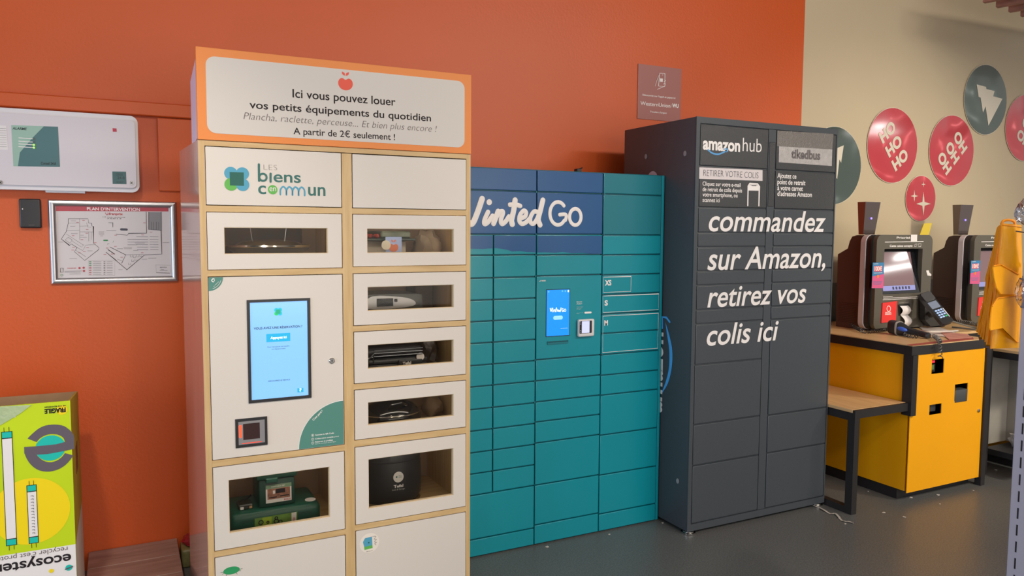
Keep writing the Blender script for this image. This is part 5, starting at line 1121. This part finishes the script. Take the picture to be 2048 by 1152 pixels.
tag(cc1, 'coiled black cable running along the front of the nearer kiosk', 'cable')
e0 = on_y(1868, 682, 2.735); 
cc2 = coil([cz(1862, 677, .0148), cz(1871, 679, .0148), Vector((on_y(1876, 684, 2.712).x, 2.703, CZ+.013)), Vector((on_y(1877, 690, 2.705).x, 2.700, .855)), Vector((on_y(1880, 703, 2.705).x, 2.700, .80))], .011, 14, wr=.003, m_=mat('coil_grey', (96, 94, 90), .35), org=tuple(cz(1868, 680, 0)))
tag(cc2, 'short grey coiled cable hanging over the front edge of the yellow counter', 'cable')
# leaflets and red edge strip on the top
def flat(name, pix, m_, lab, cat, z=CZ+.0006, th=.0008, warp=0):
    P_ = [ct(*p, z) for p in pix]; mb = MB().prism(top, [(p.x, p.y) for p in P_], z, z+th)
    c_ = P_[0]; return tag(mb.build(name, m_, org=(c_.x, c_.y, z)), lab, cat)
flat('red_edge_sticker', ((1814, 689.5), (1824, 691.6), (1948, 678.6), (1945, 674.5), (1880, 682)), mat('edge_red', (176, 84, 70), .5), 'red printed strip along the front edge of the wooden counter top', 'sticker')
flat('leaflet', ((1838, 655), (1880, 655), (1918, 668), (1908, 676), (1860, 670)), mat('leaflet_white', (226, 212, 204), .5, noise=.12, nscale=12), 'white and pink leaflet lying on the counter behind the scanner handle', 'leaflet', CZ+.002)
flat('leaflet', ((1880, 664), (1935, 668), (1944, 676), (1898, 679)), mat('leaflet_pink', (214, 150, 134), .5, noise=.2, nscale=14), 'pinkish leaflet at the right end of the counter under the orange bags', 'leaflet', CZ+.0035)
a_ = [cz(1838, 668, .02), cz(1860, 671, .024), cz(1895, 668, .016), cz(1915, 664, .008)]
tag(MB().tube(smooth(a_, 6), .006, 6).build('clear_strap', mat('strap_pale', (206, 200, 192), .25), org=tuple(cz(1880, 668, 0))), 'pale plastic strap lying over the leaflets on the counter', 'strap')
cc3 = coil([cz(1912, 646, .0148), cz(1927, 648, .0148), cz(1950, 652, .0148), cz(1966, 656, .0148)], .011, 16, wr=.003, m_=MATS['coil_grey'], org=tuple(cz(1930, 646, 0)))
tag(cc3, 'coiled grey cable on the second counter beside the payment terminal', 'cable')

# ================================================================= BAGGING RACK BEHIND
t = thing('bagging_rack', 'low black rack with wooden top right of the yellow counter, behind the orange bags', 'rack', (4.95, 2.8, 0))
MB().box(4.76, 5.03, 2.50, 2.90, .775, .79).build('rack_top', TOPW, t)
MB().box(4.762, 5.03, 2.502, 2.53, .735, .7745).build('rail', BLACKM, t)
MB().box(4.715, 4.755, 2.835, 2.875, .0005, .80).build('leg', BLACKM, t)
MB().box(4.756, 4.80, 2.535, 2.834, .735, .7745).build('side_rail', BLACKM, t)
MB().box(4.80, 5.03, 2.84, 2.87, .735, .7745).build('rail', BLACKM, t)
MB().box(4.992, 5.03, 2.502, 2.532, .0005, .7345).build('leg', BLACKM, t)
MB().box(4.756, 5.03, 2.60, 2.86, .13, .165).build('lower_shelf', BLACKM, t)
MB().box(5.019, 5.03, 2.535, 2.884, .17, .7345).build('side_sheet', mat('rack_sheet', (150, 146, 138), .4, noise=.2, nscale=3), t)
MB().box(4.762, 5.03, 2.885, 2.895, .17, .73).build('back_sheet', mat('rack_sheet', (150, 146, 138), .4, noise=.2, nscale=3), t)
crumple('paper_roll', (4.94, 2.74, .215), (.05, .07, .048), mat('paper_print', (190, 184, 180), .6, noise=.3, nscale=14), 'crumpled printed paper on the lower shelf of the black rack', 'paper', 11)

# ================================================================= SHELF UPRIGHT AND ORANGE BAGS
UP = mat('lilac_grey_steel', (176, 176, 192), .4)
ux = on_y(2027, 880, 1.30).x
t = thing('shelf_upright', 'pale lilac grey slotted steel shelf upright at the right edge', 'shelf upright', (ux+.03, 1.26, 0))
MB().box(ux, ux+.05, 1.22, 1.30, .0005, 1.56, .002).build('column', UP, t)
ys = on_x(2043.5, 890, ux).y
for k in range(27):
    z = .12+k*.05; MB().box(ux-.0006, ux+.0004, ys-.0022, ys+.0022, z, z+.032).build('slot', BLACK, t)
hk = thing('bag_hook', 'short steel hook on the shelf upright carrying the orange bags', 'hook', (ux, 1.31, 1.50))
MB().tube([(ux+.03, 1.3005, 1.500), (ux+.03, 1.32, 1.500), (ux+.028, 1.342, 1.504)], .002, 8).build('arm', CHROME, hk)
OB = mat('orange_bag_plastic', (252, 172, 6), .38, noise=.06, nscale=9, bump=.35, bscale=14, spec=.5)
OBS = mat('orange_bag_seam', (244, 150, 6), .45)
from mathutils import noise as NZ
def bag(k, tl, tr, br, bl, depth, lab, grp='folded orange bags hanging at the right edge', thick=.012, folds=(.45, .72)):
    y = depth
    P = [on_y(*p, yy) for p, yy in zip((tl, tr, br, bl), y)]
    t = thing('folded_bag', lab, 'bag', tuple(P[3]), grp)
    nrm = (P[1]-P[0]).cross(P[3]-P[0]).normalized()
    if nrm.dot(CAM-P[0]) < 0: nrm = -nrm
    def pt(u, v, s_):
        a = P[0].lerp(P[1], u); b = P[3].lerp(P[2], u); p = a.lerp(b, v)
        n_ = NZ.noise(Vector((u*1.6+k*3.3, v*3.2, k*1.7)))*.010+NZ.noise(Vector((u*5+k, v*9, 2)))*.0025
        step = sum(.004*(1 if v > f+.05*math.sin(u*3+k+i) else 0) for i, f in enumerate(folds))
        edge = min(u, 1-u, v, 1-v)*12; th = thick*(.35+.65*min(1, edge))
        return p+nrm*(n_+step+s_*th/2)
    mb = MB(); nu, nv = 12, 30; V = {}
    for s_ in (1, -1):
        for i in range(nu+1):
            for j in range(nv+1): V[(s_, i, j)] = mb.b.verts.new(pt(i/nu, j/nv, s_))
    for s_ in (1, -1):
        for i in range(nu):
            for j in range(nv): mb.b.faces.new([V[(s_, i, j)], V[(s_, i+1, j)], V[(s_, i+1, j+1)], V[(s_, i, j+1)]])
    for i in range(nu):
        for j in (0, nv): mb.b.faces.new([V[(1, i, j)], V[(1, i+1, j)], V[(-1, i+1, j)], V[(-1, i, j)]])
    for j in range(nv):
        for i in (0, nu): mb.b.faces.new([V[(1, i, j)], V[(1, i, j+1)], V[(-1, i, j+1)], V[(-1, i, j)]])
    mb.build('body', OB, t, sm=50)
    off = nrm*(thick/2+.001)
    MB().tube([pt(.03, v/20, 1) for v in range(0, 21)], .0022, 6).build('seam', OBS, t)
    MB().tube([pt(u/10, .015, 1) for u in range(0, 11)], .0022, 6).build('seam', OBS, t)
    return t
# front big bag then the fan of bags behind it, each a bit further back and leaning left at its foot
fb = bag(1, (2001, 447), (2043, 450), (2044, 695), (1979, 697), (1.385, 1.345, 1.335, 1.375), 'folded orange bag, frontmost and widest of the hanging bundle at the right edge', thick=.014, folds=(.36, .60))
n_f = 6
words = ['directly behind the widest one', 'second behind the widest one', 'third behind the widest one', 'fourth behind the widest one', 'fifth behind the widest one', 'rearmost, leaning furthest left']
for k in range(n_f):
    f = (k+1)/n_f
    bag(k+2, (2000-5*f, 449+5*f), (2040, 455), (2034-20*f, 694-10*f), (1976-26*f, 694-30*f), (1.40+.018*k+.01, 1.37+.018*k+.01, 1.36+.018*k+.012, 1.392+.018*k+.012), 'folded orange bag of the hanging bundle, '+words[k], thick=.009, folds=(.5,))
# folded flap pieces of the front bag, lying over it
def flap(pix, y, lab, kk):
    P = [on_y(*p, y) for p in pix]; c = sum(P, Vector())/len(P)
    mb = MB(); mb.prism(front(y), [(p.x, p.z) for p in P], 0, .004)
    bmesh.ops.bevel(mb.b, geom=[e for e in mb.b.edges if abs(e.verts[0].co.y-e.verts[1].co.y) < 1e-6], offset=.0015, segments=2, affect='EDGES')
    t = thing('folded_bag', lab, 'bag', tuple(c), 'folded orange bags hanging at the right edge'); mb.build('body', OB, t, sm=50)
    MB().tube([P[i]+Vector((0, -.005, 0)) for i in range(len(P)//2+1)], .002, 6).build('seam', OBS, t)
flap(((1983, 532), (1998, 529), (2037, 551), (2043, 575), (2040, 590), (1998, 588), (1990, 575), (1986, 556)), 1.345, 'small folded orange bag across the middle of the widest hanging bag', 0)
flap(((1981, 612), (1992, 596), (2041, 590), (2043, 680), (2030, 684), (2003, 655), (1979, 661), (1977, 656)), 1.340, 'folded orange bag with a lifted pointed corner, lowest on the widest hanging bag', 1)
MB().tube(smooth([on_y(2003, 449, 1.380), on_y(2007, 442, 1.378), on_y(2018, 440, 1.370), on_y(2028, 443, 1.365), on_y(2030, 451, 1.363)], 5), .004, 8).build('handle_loop', OBS, fb)
CP = glass('clear_plastic_film', (236, 236, 244), .8, .12, 1.5, .18)
def film(c, sx_, sz_, seed, lab):
    mb = MB(); bmesh.ops.create_icosphere(mb.b, subdivisions=4, radius=1)
    for v in mb.b.verts:
        d = 1+.35*NZ.noise(v.co*1.8+Vector((seed, 0, 0)))+.12*NZ.noise(v.co*6); v.co = Vector((v.co.x*sx_*d, v.co.y*.02*d, v.co.z*sz_*d))+c
    return tag(mb.build('clear_plastic_bag', CP, org=tuple(c-Vector((0, 0, sz_)))), lab, 'bag')
film(on_y(2049, 425, 1.32), .022, .034, 1.0, 'clear crumpled plastic bag above the orange bags at the right edge')
film(on_y(2046, 585, 1.295), .014, .040, 5.0, 'clear crumpled plastic bag beside the middle of the orange bags')

# ================================================================= SCRAPS ON THE FLOOR
def fz(px, py, z=.0): return on_z(px, py, z)
SCR_ = mat('scrap_white', (214, 206, 196), .5)
strip = smooth([fz(1618, 1010), fz(1640, 1018), fz(1660, 1028), fz(1672, 1030), fz(1684, 1042), fz(1700, 1046), fz(1707, 1047)], 6)
sd_ = []
mb = MB()
def sf_(u, v):
    i = min(len(strip)-1, int(round(u*(len(strip)-1)))); p = strip[i]; q_ = strip[min(i+1, len(strip)-1)]-strip[max(i-1, 0)]; q_.z = 0; q_.normalize()
    return Vector((p.x-q_.y*(v-.5)*.012, p.y+q_.x*(v-.5)*.012, .0012+.006*abs(math.sin(i*1.3))))
tag(mb.sheet(sf_, 24, 2).build('plastic_strip', mat('strip_clear', (190, 184, 176), .3), org=(strip[0].x, strip[0].y, .001)), 'thin twisted clear plastic strip on the floor by the bench leg', 'scrap')
rnd = random.Random(5)
scr = [((1822, 995), 'below the corner of the yellow counter door'), ((1736, 983), 'between the bench leg and the yellow counter'), ((1768, 1025), 'on the open floor right of the bench leg'), ((1877, 990), 'below the middle of the yellow counter door'),
       ((1947, 981), 'below the lock side of the yellow counter door'), ((1992, 940), 'at the foot of the black rack leg'), ((1880, 1008), 'on open floor in front of the yellow counter'), ((1808, 1034), 'on open floor nearest the camera, before the yellow counter'),
       ((1690, 1048), 'at the foot of the bench leg beside the plastic strip'), ((1325, 1046), 'under the corner gap between teal and grey lockers'), ((1219, 1069), 'in front of the right column of the teal locker'), ((1095, 1094), 'in front of the middle column of the teal locker')]
for (px, py), where in scr:
    c = fz(px, py); r = rnd.uniform(.006, .012); n_ = 5
    o = MB().prism(top, [(c.x+r*rnd.uniform(.4, 1.3)*math.cos(2*math.pi*i/n_), c.y+r*rnd.uniform(.4, 1)*math.sin(2*math.pi*i/n_)) for i in range(n_)], .0005, .002).build('paper_scrap', SCR_, org=(c.x, c.y, .0005), sm=0)
    tag(o, 'tiny pale paper scrap '+where, 'scrap', 'tiny paper scraps on the floor')
